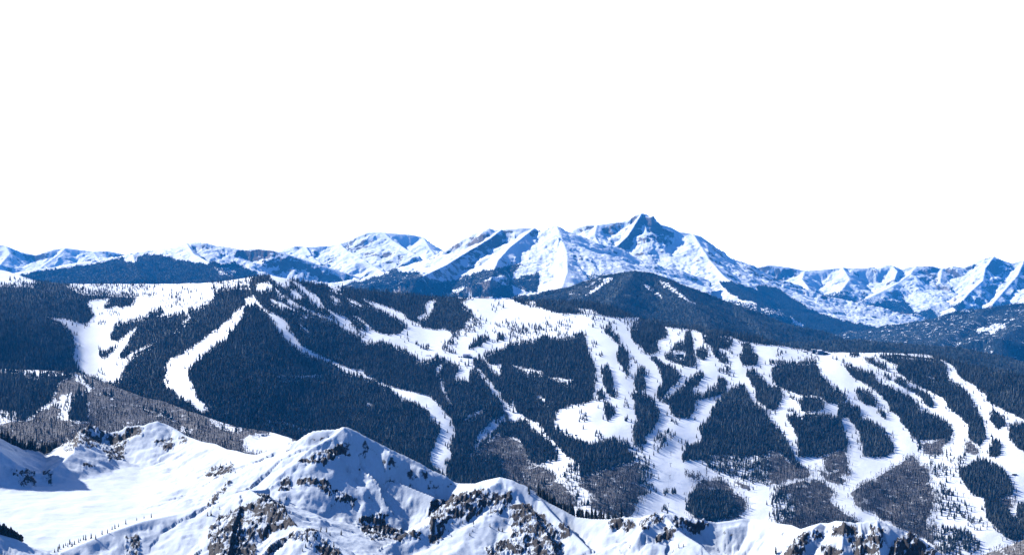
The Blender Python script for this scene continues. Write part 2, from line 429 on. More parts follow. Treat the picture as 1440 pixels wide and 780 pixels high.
    mountain('snowy_mountain', [
        crest([(1000, 395), (1040, 381), (1065, 375.5), (1080, 372), (1100, 373.5), (1115, 376.5), (1132, 380), (1150, 379), (1185, 375.5), (1195, 376.5), (1215, 376.5), (1228, 374.5), (1232, 377), (1245, 372.5), (1255, 372.5), (1268, 378.5), (1278, 375), (1290, 373.5), (1310, 373.5), (1325, 377.5), (1340, 373.5), (1355, 376), (1370, 370), (1385, 362.5), (1398, 360), (1410, 365.5), (1422, 369.5), (1440, 365.5), (1500, 355), (1560, 362), (1640, 370), (1720, 380)], Y, .6, .95, 1200),
        ridge([(1290, 373, Y), (1280, 385, Y - 500), (1262, 398, Y - 1100), (1235, 412, Y - 2000), (1195, 430, Y - 3300), (1160, 448, Y - 4600)], .42, .36, 900),
        ridge([(1292, 374, Y), (1300, 388, Y - 400), (1308, 402, Y - 800), (1302, 418, Y - 1400), (1290, 440, Y - 2600)], 1.4, .45, 1100),
        ridge([(1325, 377, Y), (1322, 394, Y - 700), (1340, 415, Y - 1500), (1330, 445, Y - 3000), (1290, 475, Y - 5200)], .45, .4, 900),
        ridge([(1255, 372.5, Y), (1262, 381, Y - 400), (1258, 392, Y - 900)], .9, .5, 800),
        ridge([(1398, 360, Y), (1386, 376, Y - 600), (1382, 394, Y - 1200), (1362, 412, Y - 2100), (1340, 440, Y - 3600)], .8, .4, 1000),
        ridge([(1440, 366, Y), (1432, 385, Y - 700), (1415, 405, Y - 1500), (1395, 428, Y - 2700)], .8, .4, 1000),
        ridge([(1132, 380, Y), (1128, 392, Y - 800), (1140, 408, Y - 2000)], .6, .35, 800),
        ridge([(1185, 375.5, Y), (1195, 392, Y - 900), (1180, 412, Y - 2200)], .5, .4, 800),
        ridge([(1500, 355, Y), (1480, 390, Y - 1500), (1450, 425, Y - 3000)], .6, .4, 1000)],
        (1010, 1700), (24600, 32600), -1200, rows=320, amp=130, flute=95, wl=560, cut=130, unit=30, seed=300, mat=mfar, jag=9, canopy=8, rock_k=.6,
        polys="""L PX 1130,382 1250,376 1290,378 1240,400 1180,412 1140,405
L PX 1275,410 1300,408 1320,425 1310,440 1280,440
M T4 240,545 340,515 460,500 420,550 330,590 280,570
P T4 340,600 420,560 560,545 740,520 760,560 700,600 800,640 900,600 1000,640 1060,620 1100,600 1160,690 900,760 740,760 600,740 420,690
Q T4 500,590 640,560 760,560 800,620 900,600 940,650 860,690 760,760 640,750 560,700 470,700
F T4 640,700 760,730 760,790 640,770
Q T4 1000,590 1060,560 1090,590 1060,620
R T4 800,370 880,365 940,480 1000,540 930,530 870,470""")
    # grey wooded hill at the right
    Y = 17000
    mountain('wooded_hill', [
        crest([(1180, 520), (1230, 498), (1265, 478), (1300, 456), (1330, 440.5), (1345, 436), (1360, 434), (1390, 432), (1420, 427), (1440, 424.5), (1500, 415), (1580, 405), (1700, 395)], Y, .6, .52, 700),
        ridge([(1390, 432, Y), (1370, 450, Y - 1000), (1335, 472, Y - 2200), (1300, 490, Y - 3200)], .35, .22, 700),
        ridge([(1470, 420, Y), (1450, 445, Y - 1500), (1410, 475, Y - 3000)], .35, .22, 700)],
        (1170, 1700), (13000, 18500), -1100, rows=190, amp=60, flute=50, wl=420, cut=120, unit=22, seed=340, mat=mmid, jag=4, canopy=10,
        polys="""Q PX 1160,380 1720,380 1720,560 1160,560
Q T4 1090,600 1200,590 1404,555 1800,500 1800,660 1404,700 1300,650 1200,640
P T4 1130,720 1200,700 1250,680 1310,680 1230,730
P T4 1200,720 1310,680 1300,700 1220,740""")
    # dark wooded hill before the peak
    Y = 12500
    mountain('wooded_hill', [
        crest([(560, 446), (640, 432), (700, 423), (740, 417), (780, 409), (800, 403), (820, 396), (850, 387), (880, 382.5), (893, 380.5), (915, 383), (930, 388), (945, 393), (960, 400), (990, 411), (1030, 426), (1060, 436), (1090, 448), (1110, 456), (1140, 467), (1180, 480), (1230, 492), (1300, 505)], Y, .6, .50, 600),
        ridge([(893, 380.5, Y), (880, 400, Y - 700), (860, 425, Y - 1700), (850, 450, Y - 2700)], .45, .25, 500),
        ridge([(930, 388, Y), (960, 415, Y - 900), (985, 440, Y - 1900), (1000, 465, Y - 2900)], .5, .25, 500),
        ridge([(1030, 426, Y), (1060, 450, Y - 900), (1085, 475, Y - 1900)], .5, .3, 500)],
        (540, 1320), (8900, 13500), -900, rows=240, step=.9, amp=30, flute=30, wl=300, cut=90, unit=13, seed=380, mat=mhill, jag=4, canopy=13,
        polys="""F PX 500,360 1340,360 1340,540 500,540
Q T3 300,500 420,440 520,420 480,500 400,540 320,550
P T3 380,540 440,500 520,430 560,425 540,450 460,500
M T3 700,450 740,470 820,520 820,550 740,490
M T3 810,440 860,460 900,500 960,540 1010,580 980,575 900,520 830,480""")
    # low wooded ridge behind the ski mountain, at the right
    Y = 9300
    mountain('wooded_hill', [
        crest([(1020, 494), (1060, 487), (1100, 481.5), (1130, 480), (1150, 479.5), (1180, 477), (1210, 476), (1240, 480), (1270, 482), (1300, 485), (1340, 486.5), (1380, 494), (1410, 502), (1440, 510), (1500, 522), (1600, 542), (1700, 560)], Y, .4, .18, 500)],
        (1010, 1700), (7000, 10200), -1100, rows=110, amp=16, flute=16, wl=300, cut=120, unit=11, seed=420, mat=mhill, jag=3, canopy=10,
        polys="F PX 900,400 1800,400 1800,700 900,700")
    # valley floor: one sheet that runs under everything to the horizon
    g = np.linspace(-1, 1, 81); g = np.sign(g) * np.abs(g) ** 2
    X, Yg = np.meshgrid(g * 90000, g * 90000 + 5000)
    Zg = np.full(X.shape, -1250.0) + fbm(X / 5000, Yg / 5000, 4, 77) * 120
    mg, t, b = new_mat('valley_snow')
    tcn = nn(t, 'ShaderNodeTexCoord')
    n = noise_node(t, 0.004, 8, .6, tcn.outputs['Object'])
    t.links.new(mix_col(t, mrange(t, n, .42, .55), SNOW, (0.035, 0.045, 0.05)), b.inputs['Base Color'])
    mesh_obj('ground', np.stack([X, Yg, Zg], -1).reshape(-1, 3), grid_faces(*X.shape), mg, None, 'structure')
build_far()

# ------------------------------------------------------------------ the ski mountain
class Slope:
    """a hillside given by surveyed points (photo pixel + distance), thin-plate interpolated in between"""
    def __init__(self, pts, bump=0.0, seed=0):
        p = np.array(pts, float)
        self.c = p[:, :2] / 300.0
        n = len(p)
        A = np.zeros((n + 3, n + 3)); A[:n, :n] = self.k(self.c, self.c) + np.eye(n) * 1e-3
        A[:n, n] = 1; A[:n, n + 1:] = self.c; A[n, :n] = 1; A[n + 1:, :n] = self.c.T
        self.w = np.linalg.solve(A, np.r_[np.log(p[:, 2]), 0, 0, 0]); self.bump = bump; self.seed = seed
    @staticmethod
    def k(a, b):
        r2 = ((a[:, None, :] - b[None, :, :]) ** 2).sum(-1)
        return np.where(r2 > 1e-12, .5 * r2 * np.log(r2 + 1e-12), 0)
    def __call__(self, px, py):
        sh = np.shape(px)
        q = np.stack([np.ravel(px), np.ravel(py)], -1) / 300.0
        res = np.empty(len(q))
        for i in range(0, len(q), 40000):
            s = q[i:i + 40000]
            res[i:i + 40000] = self.k(s, self.c) @ self.w[:-3] + self.w[-3] + s @ self.w[-2:]
        r = np.exp(res).reshape(sh)
        if self.bump:
            r = r * (1 + self.bump * fbm(np.asarray(px) / 70, np.asarray(py) / 45, 2, self.seed))
        return r
SKI_PTS = [(-150, 384, 9300), (0, 379, 9300), (50, 395, 8800), (120, 399, 8500), (250, 399, 8200), (330, 393, 7500), (378, 386, 7200), (440, 399, 7300), (520, 408, 7500), (600, 416, 7600), (720, 421, 7600), (830, 424, 7400), (905, 449, 7200), (1000, 463, 7000), (1150, 495, 6750), (1300, 498, 6600), (1440, 528, 6300), (1600, 560, 6100),
           (120, 450, 7500), (150, 500, 6700), (160, 540, 6100), (-100, 430, 6600), (0, 432, 6800), (0, 500, 5800), (60, 470, 6500), (-100, 520, 5300),
           (345, 425, 6600), (300, 480, 5900), (262, 530, 5350), (290, 580, 4950), (220, 450, 7100), (200, 500, 6300),
           (450, 450, 6500), (450, 520, 5850), (480, 600, 5200), (600, 500, 6300), (620, 590, 5400), (626, 665, 4900), (550, 450, 6900),
           (660, 500, 6350), (720, 600, 5500), (700, 690, 4850), (720, 460, 6900),
           (850, 500, 6250), (850, 600, 5300), (850, 700, 4700), (850, 790, 4300), (1000, 560, 5850), (1000, 650, 5150),
           (1150, 560, 5900), (1150, 650, 5200), (1150, 720, 4750), (1150, 790, 4400), (1300, 560, 6050), (1320, 650, 5250), (1440, 600, 5500), (1440, 700, 4850), (1440, 790, 4450), (1600, 700, 5000), (1600, 800, 4500),
           (0, 620, 4700), (200, 660, 4500), (400, 720, 4400), (600, 790, 4300), (-120, 640, 4400), (-100, 800, 4000), (200, 800, 4000)]
ski_Y = Slope(SKI_PTS, .006, 31)

CLASSES = """
F PX -200,300 1700,300 1700,900 -200,900
S PX -200,360 -20,376 14,380 36,392 44,397 20,399 -10,397 -200,398
Q PX 14,380 50,392 50,400 30,398 22,390
Q PX 92,396 262,396 252,400 232,402 213,406 206,413 190,414 150,411 120,410 105,405
S PX 300,398 262,399 232,401 213,405 206,412 195,413 190,423 180,431 170,434 155,420 128,423 123,428 128,434 133,444 128,451 120,457 112,455 90,449 68,447 88,453 95,463 103,469 106,484 103,502 111,517 113,522 120,526 133,530 144,536 155,539 163,536 170,532 172,520 177,517 179,507 186,501 190,497 200,492 215,484 232,474 247,468 258,455 268,447 262,438 270,432 272,436 287,430 300,420 298,410
F PX 142,434 154,420 164,415 187,413 191,421 185,432 167,431 154,434
F PX 155,470 164,454 185,448 205,444 213,435 228,432 233,441 215,449 205,456 190,462 178,472 167,480 157,479 154,474
F PX 169,498 170,505 177,504 187,495 192,494 218,482 246,468 254,460 258,453 267,447 264,442 256,436 236,442 220,447 205,454 195,460 185,470 178,484
F PX 140,495 154,489 161,486 161,493 149,503 140,503
Q PX 236,421 240,409 252,409 256,423 249,431 237,432
Q PX 253,404 272,406 276,413 267,415 256,409
Q PX 272,420 282,421 282,428 274,431
Q PX 196,412 206,407 214,407 208,414 200,420
P PX 256,425 272,420 300,404 300,418 285,430 268,434
S PX 300,398 300,392 330,390 356,387 350,398 330,398 310,402
Q PX 296,386 345,386 352,402 330,402 305,408
S PX 359,416 345,420 346,429 333,436 323,449 308,462 297,468 282,481 269,489 256,499 240,505 233,514 232,525 231,540 246,553 269,568 272,575 290,581 297,578 290,571 277,558 272,543 265,532 265,520 277,507 290,496 303,484 318,476 333,458 341,440 345,430 359,428
S PX 350,418 361,423 369,432 378,440 383,440 394,446 401,450 405,458 409,466 424,486 445,498 475,512 493,519 510,521 514,526 539,540 565,548 604,557 616,568 634,589 641,607 632,625 636,641 629,652 628,668 632,690 622,690 625,668 606,654 604,644 609,630 616,614 620,600 606,589 601,578 591,571 573,561 565,563 565,557 550,549 527,536 504,526 486,523 473,514 445,504 419,491 402,477 386,455 375,440 362,428
S T2 70,408 120,415 180,440 185,475 140,485 110,455 80,430
S T2 185,445 240,465 270,490 330,530 350,560 375,600 340,590 300,550 270,515 215,470
S T2 375,595 430,625 490,650 520,675 500,690 470,660 420,640
S T2 180,500 215,500 260,545 240,550 200,530
S T2 0,470 70,455 90,485 40,500 0,500
P T2 110,520 160,535 120,535
S T2 80,550 140,568 215,605 212,615 140,592 90,565
S T2 110,485 150,540 175,560 150,550 118,510
S T2 230,620 280,650 270,655
S T2 230,670 300,740 290,740 240,690
S T2 390,465 440,480 480,505 430,495 400,480
P T2 410,530 470,565 440,565 410,545
S T2 505,545 590,590 575,590 510,560
P T2 100,500 250,590 420,660 520,710 480,700 330,640 180,580
S T2 575,545 640,568 740,598 800,628 830,658 870,680 900,690 905,705 960,715 1030,715 1075,730 1065,780 790,780 790,745 830,735 830,700 815,680 760,640 690,608 640,585
S T2 525,635 570,655 600,680 640,720 700,745 790,745 790,780 745,780 690,760 620,735 600,690
S T2 440,640 500,655 520,680 500,700 540,715 600,735 700,768 740,780 580,780 560,745 510,720 470,700
Q T2 480,690 560,700 620,740 560,745
S T2 935,570 985,550 975,590 940,640 900,660 885,655 930,620
S T2 1125,570 1190,540 1404,545 1404,670 1340,690 1300,690 1270,700 1250,660 1215,640 1190,640 1185,610 1150,590
P T2 1155,680 1190,650 1240,660 1260,690 1290,720 1404,690 1404,780 1075,780 1130,750 1150,700
Q T2 1295,560 1330,555 1335,600 1300,605
S T6 460,60 540,90 620,105 690,130 720,125 790,115 830,80 850,60 900,80 1000,95 1065,105 1075,130 1050,160 1060,180 1090,165 1150,110 1190,60 1230,30 1404,0 1404,150 1350,190 1260,220 1240,230 1260,260 1290,285 1350,280 1404,300 1404,440 1390,480 1404,490 1404,510 1380,480 1350,410 1340,340 1310,330 1290,300 1250,260 1225,230 1180,255 1200,290 1250,340 1300,400 1350,470 1375,520 1360,520 1320,450 1270,400 1240,350 1200,300 1170,330 1165,375 1090,365 1110,320 1100,290 1060,260 1030,240 985,235 950,258 880,262 885,240 830,205 760,178 680,145 600,115 530,100 470,85
Q T6 800,150 830,110 845,140 820,160
F T6 870,170 880,155 900,180 960,190 940,205 900,190
F T6 1015,185 1035,170 1050,190 1090,200 1095,225 1050,215 1020,200
Q T6 1075,180 1080,120 1110,100 1160,80 1180,30 1210,20 1250,40 1260,80 1230,90 1200,70 1170,100 1130,125 1090,165
F T6 1155,200 1215,130 1260,115 1280,140 1240,180 1200,195
F T6 1300,165 1330,115 1370,120 1360,150
Q T6 1290,80 1340,55 1404,45 1404,80 1330,90
F T6 1360,180 1404,155 1404,190
P T6 1010,350 1025,370 1030,420 1060,480 1075,510 1060,510 1040,470 1015,420
P T6 980,310 1020,280 1010,330 990,340
P T6 1125,615 1150,580 1190,550 1245,530 1245,550 1190,570 1130,610
A T6 1165,790 1230,740 1290,690 1340,655 1404,585 1404,790
P T6 1190,740 1230,650 1300,590 1370,560 1370,590 1330,640 1270,680 1210,750
P T6 120,345 200,350 300,345 360,338 360,352 200,359 120,358
P T6 0,572 40,590 110,598 150,600 230,625 300,640 290,652 200,628 130,612 40,600
P T6 610,495 640,500 635,515 615,510
S T6 -60,680 0,670 60,670 110,700 130,720 60,745 -60,735
Q T6 60,680 110,680 160,700 150,725 100,715
S PX 720,420 725,425 735,429 745,431 761,434 781,441 805,442 831,442 864,447 897,451 884,453 887,457 940,461 976,465 987,471 984,467 989,472 1028,474 1040,480 1053,482 1080,486 1100,487 1141,495 1165,496 1193,494 1257,496 1295,499 1306,500 1326,507 1339,514 1349,530 1370,543 1385,555 1390,566 1413,578 1440,589 1700,700 1700,900 880,900 700,560 720,500 720,420
Q T3 80,565 120,565 130,590 90,585
P T3 350,600 420,605 480,630 400,625
F T7 0,190 60,180 110,150 180,120 260,135 350,120 380,105 405,120 415,190 430,230 455,290 460,350 445,480 380,500 300,510 240,540 230,620 280,640 285,670 380,700 450,720 510,690 560,690 640,720 640,790 240,790 200,700 170,640 80,580 20,540 -60,470 -60,300
S T7 0,470 20,540 80,580 170,640 200,700 240,790 160,790 130,720 80,600 30,560 0,520
P T7 0,285 60,300 160,320 165,335 90,335 0,300
P T7 190,350 340,370 330,390 260,385
P T7 130,450 180,470 225,490 180,495 140,475
Q T7 -20,50 30,40 60,70 150,60 200,40 230,70 300,35 340,60 320,80 260,85 220,110 130,110 40,140 -20,160
F T7 0,160 60,150 110,140 80,190 0,195
Q T7 250,110 300,95 300,120 260,130
Q T7 410,45 440,30 480,40 470,75 430,70
P T7 340,20 700,30 640,70 480,60 400,30
F T7 510,75 535,60 550,100 585,115 590,160 615,180 635,215 640,260 640,340 630,365 615,330 600,290 580,270 580,220 585,180 550,150 530,120 512,110
F T7 485,300 515,290 550,320 555,420 580,450 575,465 540,465 520,430 500,380
F T7 675,350 690,310 712,285 725,300 725,420 705,440 680,425 670,390
F T7 465,430 485,420 510,450 510,475 470,480
F T7 505,480 530,490 560,515 560,550 530,600 515,580 505,530
F T7 655,440 700,440 770,465 780,500 805,540 800,600 770,650 730,680 740,720 700,740 670,725 660,640 690,580 675,540 670,490
F T7 650,75 690,70 740,50 800,60 860,95 850,130 800,160 810,210 780,225 730,228 700,180 660,160 650,120
Q T7 620,60 635,50 640,90 622,90
F T7 745,245 790,235 830,270 900,310 935,345 900,390 850,430 810,490 790,450 800,410 825,380 810,310 775,270
F T7 830,230 880,205 895,165 940,150 950,100 980,100 995,160 1000,230 1015,270 1000,300 930,290 880,270 840,250
P T7 885,208 950,212 955,240 890,236
F T7 1010,200 1040,185 1075,195 1075,240 1050,260 1015,245
F T7 1040,130 1100,125 1200,140 1210,180 1180,200 1130,195 1150,220 1190,260 1190,280 1140,270 1110,240 1090,190 1050,160
Q T7 1180,205 1200,205 1200,250 1180,240
Q T7 1120,295 1190,285 1200,335 1150,330 1120,310
F T7 810,490 870,450 920,420 960,370 1010,325 1040,315 1050,350 1030,390 990,420 990,435 1040,440 1130,400 1130,360 1150,350 1185,365 1170,420 1165,440 1100,465 1010,480 1000,530 970,580 900,575 870,540 865,500 820,490
Q T7 790,690 850,645 880,650 880,690 820,730 790,755
F T7 1130,490 1160,440 1230,395 1275,390 1290,440 1330,490 1385,530 1390,560 1350,575 1404,590 1404,790 950,790 955,715 1040,720 1040,660 1015,625 1080,580 1100,520
F T7 1280,320 1330,315 1370,350 1404,380 1404,520 1340,485 1335,420 1310,390 1290,350
F T7 1255,170 1300,165 1320,200 1355,240 1340,290 1270,290 1250,260 1265,200
F T8 0,260 110,258 130,275 60,285 0,285
F T8 15,300 130,270 270,265 300,350 360,410 420,440 430,480 400,500 330,495 290,460 170,450 60,410 30,380 20,340
F T8 160,480 200,455 290,470 310,520 270,545 190,540
Q T8 0,540 40,540 40,560 0,560
F T8 -10,395 20,388 70,420 80,470 50,530 -10,535
F T8 0,585 40,620 100,700 150,790 0,790
F T8 100,560 150,555 200,590 240,660 270,720 290,790 170,790 160,680 120,600
F T8 190,555 330,550 400,590 420,640 440,700 430,790 270,790 260,700 210,640
F T8 385,500 440,490 500,520 510,570 590,600 640,640 690,710 690,760 650,790 520,790 510,690 480,620 440,580 385,580
F T8 410,270 450,280 530,310 585,330 590,370 700,420 780,450 830,510 835,535 960,570 1010,640 1000,700 970,720 970,790 850,760 800,680 740,620 710,560 670,540 650,490 580,420 530,390 470,360 430,310
F T8 470,405 500,410 560,430 600,490 590,515 540,510 500,480
F T8 595,525 630,530 655,575 640,585 605,550
F T8 530,240 580,250 650,290 650,320 600,300 540,270
F T8 440,220 500,215 505,240 450,248
Q T8 340,225 400,245 440,290 395,290 370,260
F T8 590,235 700,225 830,240 940,250 980,290 985,350 1040,390 1100,440 1130,500 1190,610 1195,690 1160,730 1100,690 1100,620 1040,560 980,520 975,480 900,440 830,400 770,370 710,330 710,290 660,270
S T8 860,345 910,350 905,365
F T8 630,330 660,335 680,370 650,365
F T8 690,365 730,350 770,400 830,420 890,450 915,500 905,525 870,510 830,460 770,420 700,385
F T8 1210,540 1250,535 1300,590 1300,620 1260,640 1220,590
F T8 1320,610 1404,595 1700,680 1700,800 1404,760 1360,740 1320,680
F T8 1210,730 1250,690 1280,730 1270,790 1210,790
A T8 1075,710 1120,700 1160,770 1130,780 1080,760
A T8 830,700 970,690 970,790 850,770
Q T8 50,210 100,200 95,235 50,235
Q T8 165,205 180,205 182,245 165,240
Q T8 220,230 260,235 270,265 225,265
F B3 -60,50 0,50 60,40 130,90 200,150 240,220 250,270 200,260 150,290 90,270 80,220 40,150 0,130 -60,130
A B3 -60,130 0,130 40,150 80,220 100,270 150,290 200,290 260,380 350,460 360,520 -60,520
S B3 90,40 150,60 180,120 240,170 290,230 310,290 300,300 250,220 200,160 150,110 100,80
P B3 270,300 330,280 380,280 370,320 350,400 380,470 430,490 420,510 370,500 330,430 290,370
F B3 230,130 280,120 360,160 450,190 530,180 620,200 670,240 680,270 600,290 520,310 440,340 370,350 370,290 300,230
A B3 370,350 440,335 520,310 680,265 700,250 750,270 765,300 755,420 720,460 690,500 660,570 600,590 430,520 420,430 360,400
Q B3 690,250 750,260 762,420 720,450 700,330
Q B3 670,180 740,170 740,210 700,225
F B3 960,170 1030,165 1040,130 1020,80 1090,30 1404,0 1404,390 1300,370 1150,330 1070,300 1060,262 960,262 930,270 945,200
A B3 1080,235 1404,235 1404,390 1200,350 1100,310
Q B3 1080,235 1404,235 1404,390 1200,350 1100,310
A B3 940,310 1040,340 1000,370 960,350
A B3 990,380 1050,365 1150,370 1210,400 1220,440 1280,470 1290,530 1250,570 1150,610 1020,600 965,550 965,450 1000,430
F B3 965,450 1010,430 1110,430 1200,450 1230,520 1180,580 1090,600 1000,570 965,540
A B3 1210,370 1300,400 1310,420 1290,440
F B4 0,50 40,60 100,150 130,220 150,270 220,300 240,350 150,370 60,390 0,400
A B4 0,200 60,220 150,290 220,310 240,350 150,370 60,390 0,400
A B4 20,420 60,400 200,370 260,360 340,400 370,430 340,480 440,560 520,600 480,620 350,610 170,640 60,620 30,580
Q B4 20,420 60,410 130,470 130,560 60,610 30,570
A B4 240,300 330,330 440,370 410,400 330,380
A B4 290,240 420,200 440,250 460,350 380,350 320,320
A B4 450,440 500,400 600,350 680,300 760,250 790,230 830,270 880,300 890,360 900,430 920,490 890,570 870,640 800,660 640,600 590,560 500,520 460,490
A B4 640,590 800,650 870,640 900,600 960,640 1040,740 1060,790 940,790 900,720 780,660
Q B4 900,600 960,640 1040,740 1060,790 940,790 920,700
Q B4 930,600 1000,640 1100,650 1160,700 1170,760 1130,770 1060,740 1000,680
Q B4 890,240 990,230 1000,290 980,340 930,330 900,280
F B4 1050,300 1100,290 1160,250 1220,270 1300,320 1340,390 1340,450 1290,460 1330,560 1390,620 1404,640 1404,700 1330,700 1280,660 1200,580 1190,470 1120,450 1070,380 1045,340
A B4 1250,470 1330,460 1360,500 1330,540 1290,520
F B4 1360,510 1404,500 1500,560 1500,660 1404,640 1370,580
Q B4 1060,240 1090,235 1080,280 1060,270
Q B4 940,380 980,375 1010,430 1020,490 970,500 945,440
Q B4 1090,560 1150,590 1160,640 1100,620
P B4 900,420 1020,440 1100,560 1040,600 930,540
P B4 900,230 1050,240 1060,290 1000,360 920,340
"""
ASPEN_CREST = [(-160, 512), (-60, 515), (0, 518), (40, 520), (75, 521), (100, 522), (112, 524), (128, 531), (154, 540), (180, 550), (205, 559), (231, 564), (256, 574), (282, 583), (308, 592), (333, 600), (360, 604), (380, 607), (400, 613), (430, 622), (460, 632), (500, 652), (560, 690), (620, 740)]
aspen_Y = Slope([(-160, 512, 5400), (0, 518, 5400), (112, 524, 5350), (205, 559, 5000), (308, 592, 4700), (400, 613, 4500), (500, 652, 4300), (620, 740, 4100), (0, 570, 4750), (110, 580, 4600), (100, 640, 4150), (0, 640, 4200), (-160, 640, 4100), (300, 640, 4250), (300, 720, 3700), (0, 720, 3600), (500, 740, 3800), (-100, 800, 3200), (300, 800, 3300), (620, 800, 3500)], .010, 57)
ASPEN_CLASSES = """
A PX -300,400 800,400 800,1000 -300,1000
F T5 -200,300 0,305 130,318 250,325 400,320 410,350 330,380 300,450 280,490 190,560 140,590 60,580 -200,520
F T5 390,470 430,430 490,440 600,450 700,490 800,520 900,550 960,590 900,615 700,605 560,580 480,600 380,590
A T5 480,430 700,480 960,590 1100,640 1250,720 1250,760 1000,660 700,600 480,600
P T5 130,316 240,316 240,345 180,345 140,330
P T5 410,335 460,335 500,430 480,435 440,390
P T5 180,550 230,520 300,490 340,460 400,430 380,460 390,530 370,590 300,650 200,690 120,690 70,650 200,610 320,560 350,530 280,510
A T5 60,610 320,570 370,600 300,660 200,700 100,700
S T5 0,535 60,545 100,540 90,580 0,610
Q T5 0,535 60,545 100,540 90,590 0,600
P T5 1150,590 1230,600 1330,640 1280,650 1180,620
P T5 1000,620 1060,640 1040,670 1000,650
S T5 1345,680 1404,665 1600,650 1600,800 1340,760
"""

def edge_wander(px, py):
    return 11 * fbm(px / 17, py / 11, 3, 901), 7 * fbm(px / 17 + 40, py / 11, 3, 902)

def param_hill(name, crestline, Yf, polys, bottom, step, rowsn, mat, back, under, seed, aspen_floor=.86):
    px = np.arange(-160, 1601 if name == 'ski_mountain' else 621, step, dtype=float)
    cp = np.array(crestline, float)
    top = np.interp(px, cp[:, 0], cp[:, 1]) + fbm(px / 16, px * 0, 4, seed) * 1.0
    t = np.linspace(0, 1, rowsn)
    PY = top[None, :] + (bottom - top)[None, :] * t[:, None] ** 1.15
    PX = np.repeat(px[None, :], rowsn, 0)
    Y = Yf(PX, PY)
    P = unproj(PX, PY, Y)
    # the far side of the hill, falling away behind its crest
    bs = []
    for dy in back:
        x = P[0, :, 0]; y = P[0, :, 1] + dy
        bs.append(np.stack([P[0, :, 0] * (y / P[0, :, 1]), y, P[0, :, 2] - dy * (.10 + .00018 * dy)], -1))
    V = np.concatenate([np.array(bs[::-1]), P], 0)
    look = raster(parse(polys))
    jj = 1.6 * fbm(PX / 4, PY / 3, 2, seed + 40)
    c = look(PX + jj, PY + .5 * jj); c2 = look(PX + jj, PY - 5.0); c3 = look(PX + 1.5, PY + 1.5); c4 = look(PX - 1.5, PY + 1.5)
    inside = (c2 == 1) & (c3 == 1) & (c4 == 1)
    tree_shade = np.select([c == 1, c == 4, c == 3], [1.5, .45, .25], 0.0)  # dark ground colour painted under the trees, for their shade on the snow
    tree_shade = np.where((c == 1) & ~inside, .35, tree_shade)
    ex, ey = edge_wander(PX, PY)
    cb = look(PX + ex + 4.5 * fbm(PX / 5, PY / 4, 3, seed + 44), PY + ey + 3.5 * fbm(PX / 5 + 30, PY / 4, 3, seed + 45))
    brush = np.select([(cb == 2) & (c != 0), cb == 4], [aspen_floor + .35 * fbm(PX / 14, PY / 7, 3, seed + 46), .22], -.8)
    brush = np.concatenate([np.repeat(brush[:1], len(back), 0), brush], 0)
    tree_shade = np.concatenate([np.repeat(tree_shade[:1], len(back), 0), tree_shade], 0)
    o = mesh_obj(name, V.reshape(-1, 3), grid_faces(*V.shape[:2]), mat, {'wood': tree_shade * under - .45, 'rock': np.full(tree_shade.shape, -.6), 'brush': brush}, 'structure')  # the wood mask carries the painted shade under the trees here
    return look

def conifer_template(rs, tiers=3, n=6, h=1.0, wd=.175):
    V = []; Fc = []
    for k in range(tiers):
        z0 = .06 + .80 * k / tiers; z1 = min(1.0, z0 + .94 / tiers + .22)
        if k == tiers - 1: z1 = 1.0
        r = wd * (1 - .72 * k / tiers)
        a0 = rs.uniform(0, 6.28); b = len(V)
        lean = rs.normal(0, .012, 2)
        V.append((lean[0], lean[1], z1))
        for i in range(n):
            rr = r * rs.uniform(.65, 1.25); a = a0 + i * 2 * math.pi / n
            V.append((rr * math.cos(a), rr * math.sin(a), z0 + rs.uniform(-.05, .06)))
        for i in range(n): Fc.append((b, b + 1 + i, b + 1 + (i + 1) % n))
    b = len(V)     # a stub of trunk
    for i in range(3):
        a = i * 2.1; V.append((.018 * math.cos(a), .018 * math.sin(a), -.06))
    V.append((0, 0, .35))
    for i in range(3): Fc.append((b + i, b + (i + 1) % 3, b + 3))
    return np.array(V), np.array(Fc)
def aspen_template(rs):
    V = []; Fc = []
    def sliver(p, q, w):
        b = len(V); p = np.array(p); q = np.array(q)
        a = rs.uniform(0, 6.28); s = np.array([math.cos(a), math.sin(a), 0]) * w
        V.extend([p - s, p + s, q]); Fc.append((b, b + 1, b + 2))
        s2 = np.array([-s[1], s[0], 0]); b = len(V)
        V.extend([p - s2, p + s2, q]); Fc.append((b, b + 1, b + 2))
    sliver((0, 0, -.05), (rs.normal(0, .02), rs.normal(0, .02), 1.0), .036)
    for k in range(9):
        z = rs.uniform(.3, .85); a = rs.uniform(0, 6.28); L = rs.uniform(.14, .28)
        sliver((0, 0, z), (L * .7 * math.cos(a), L * .7 * math.sin(a), z + L * 1.05), .045)
    return np.array(V), np.array(Fc)

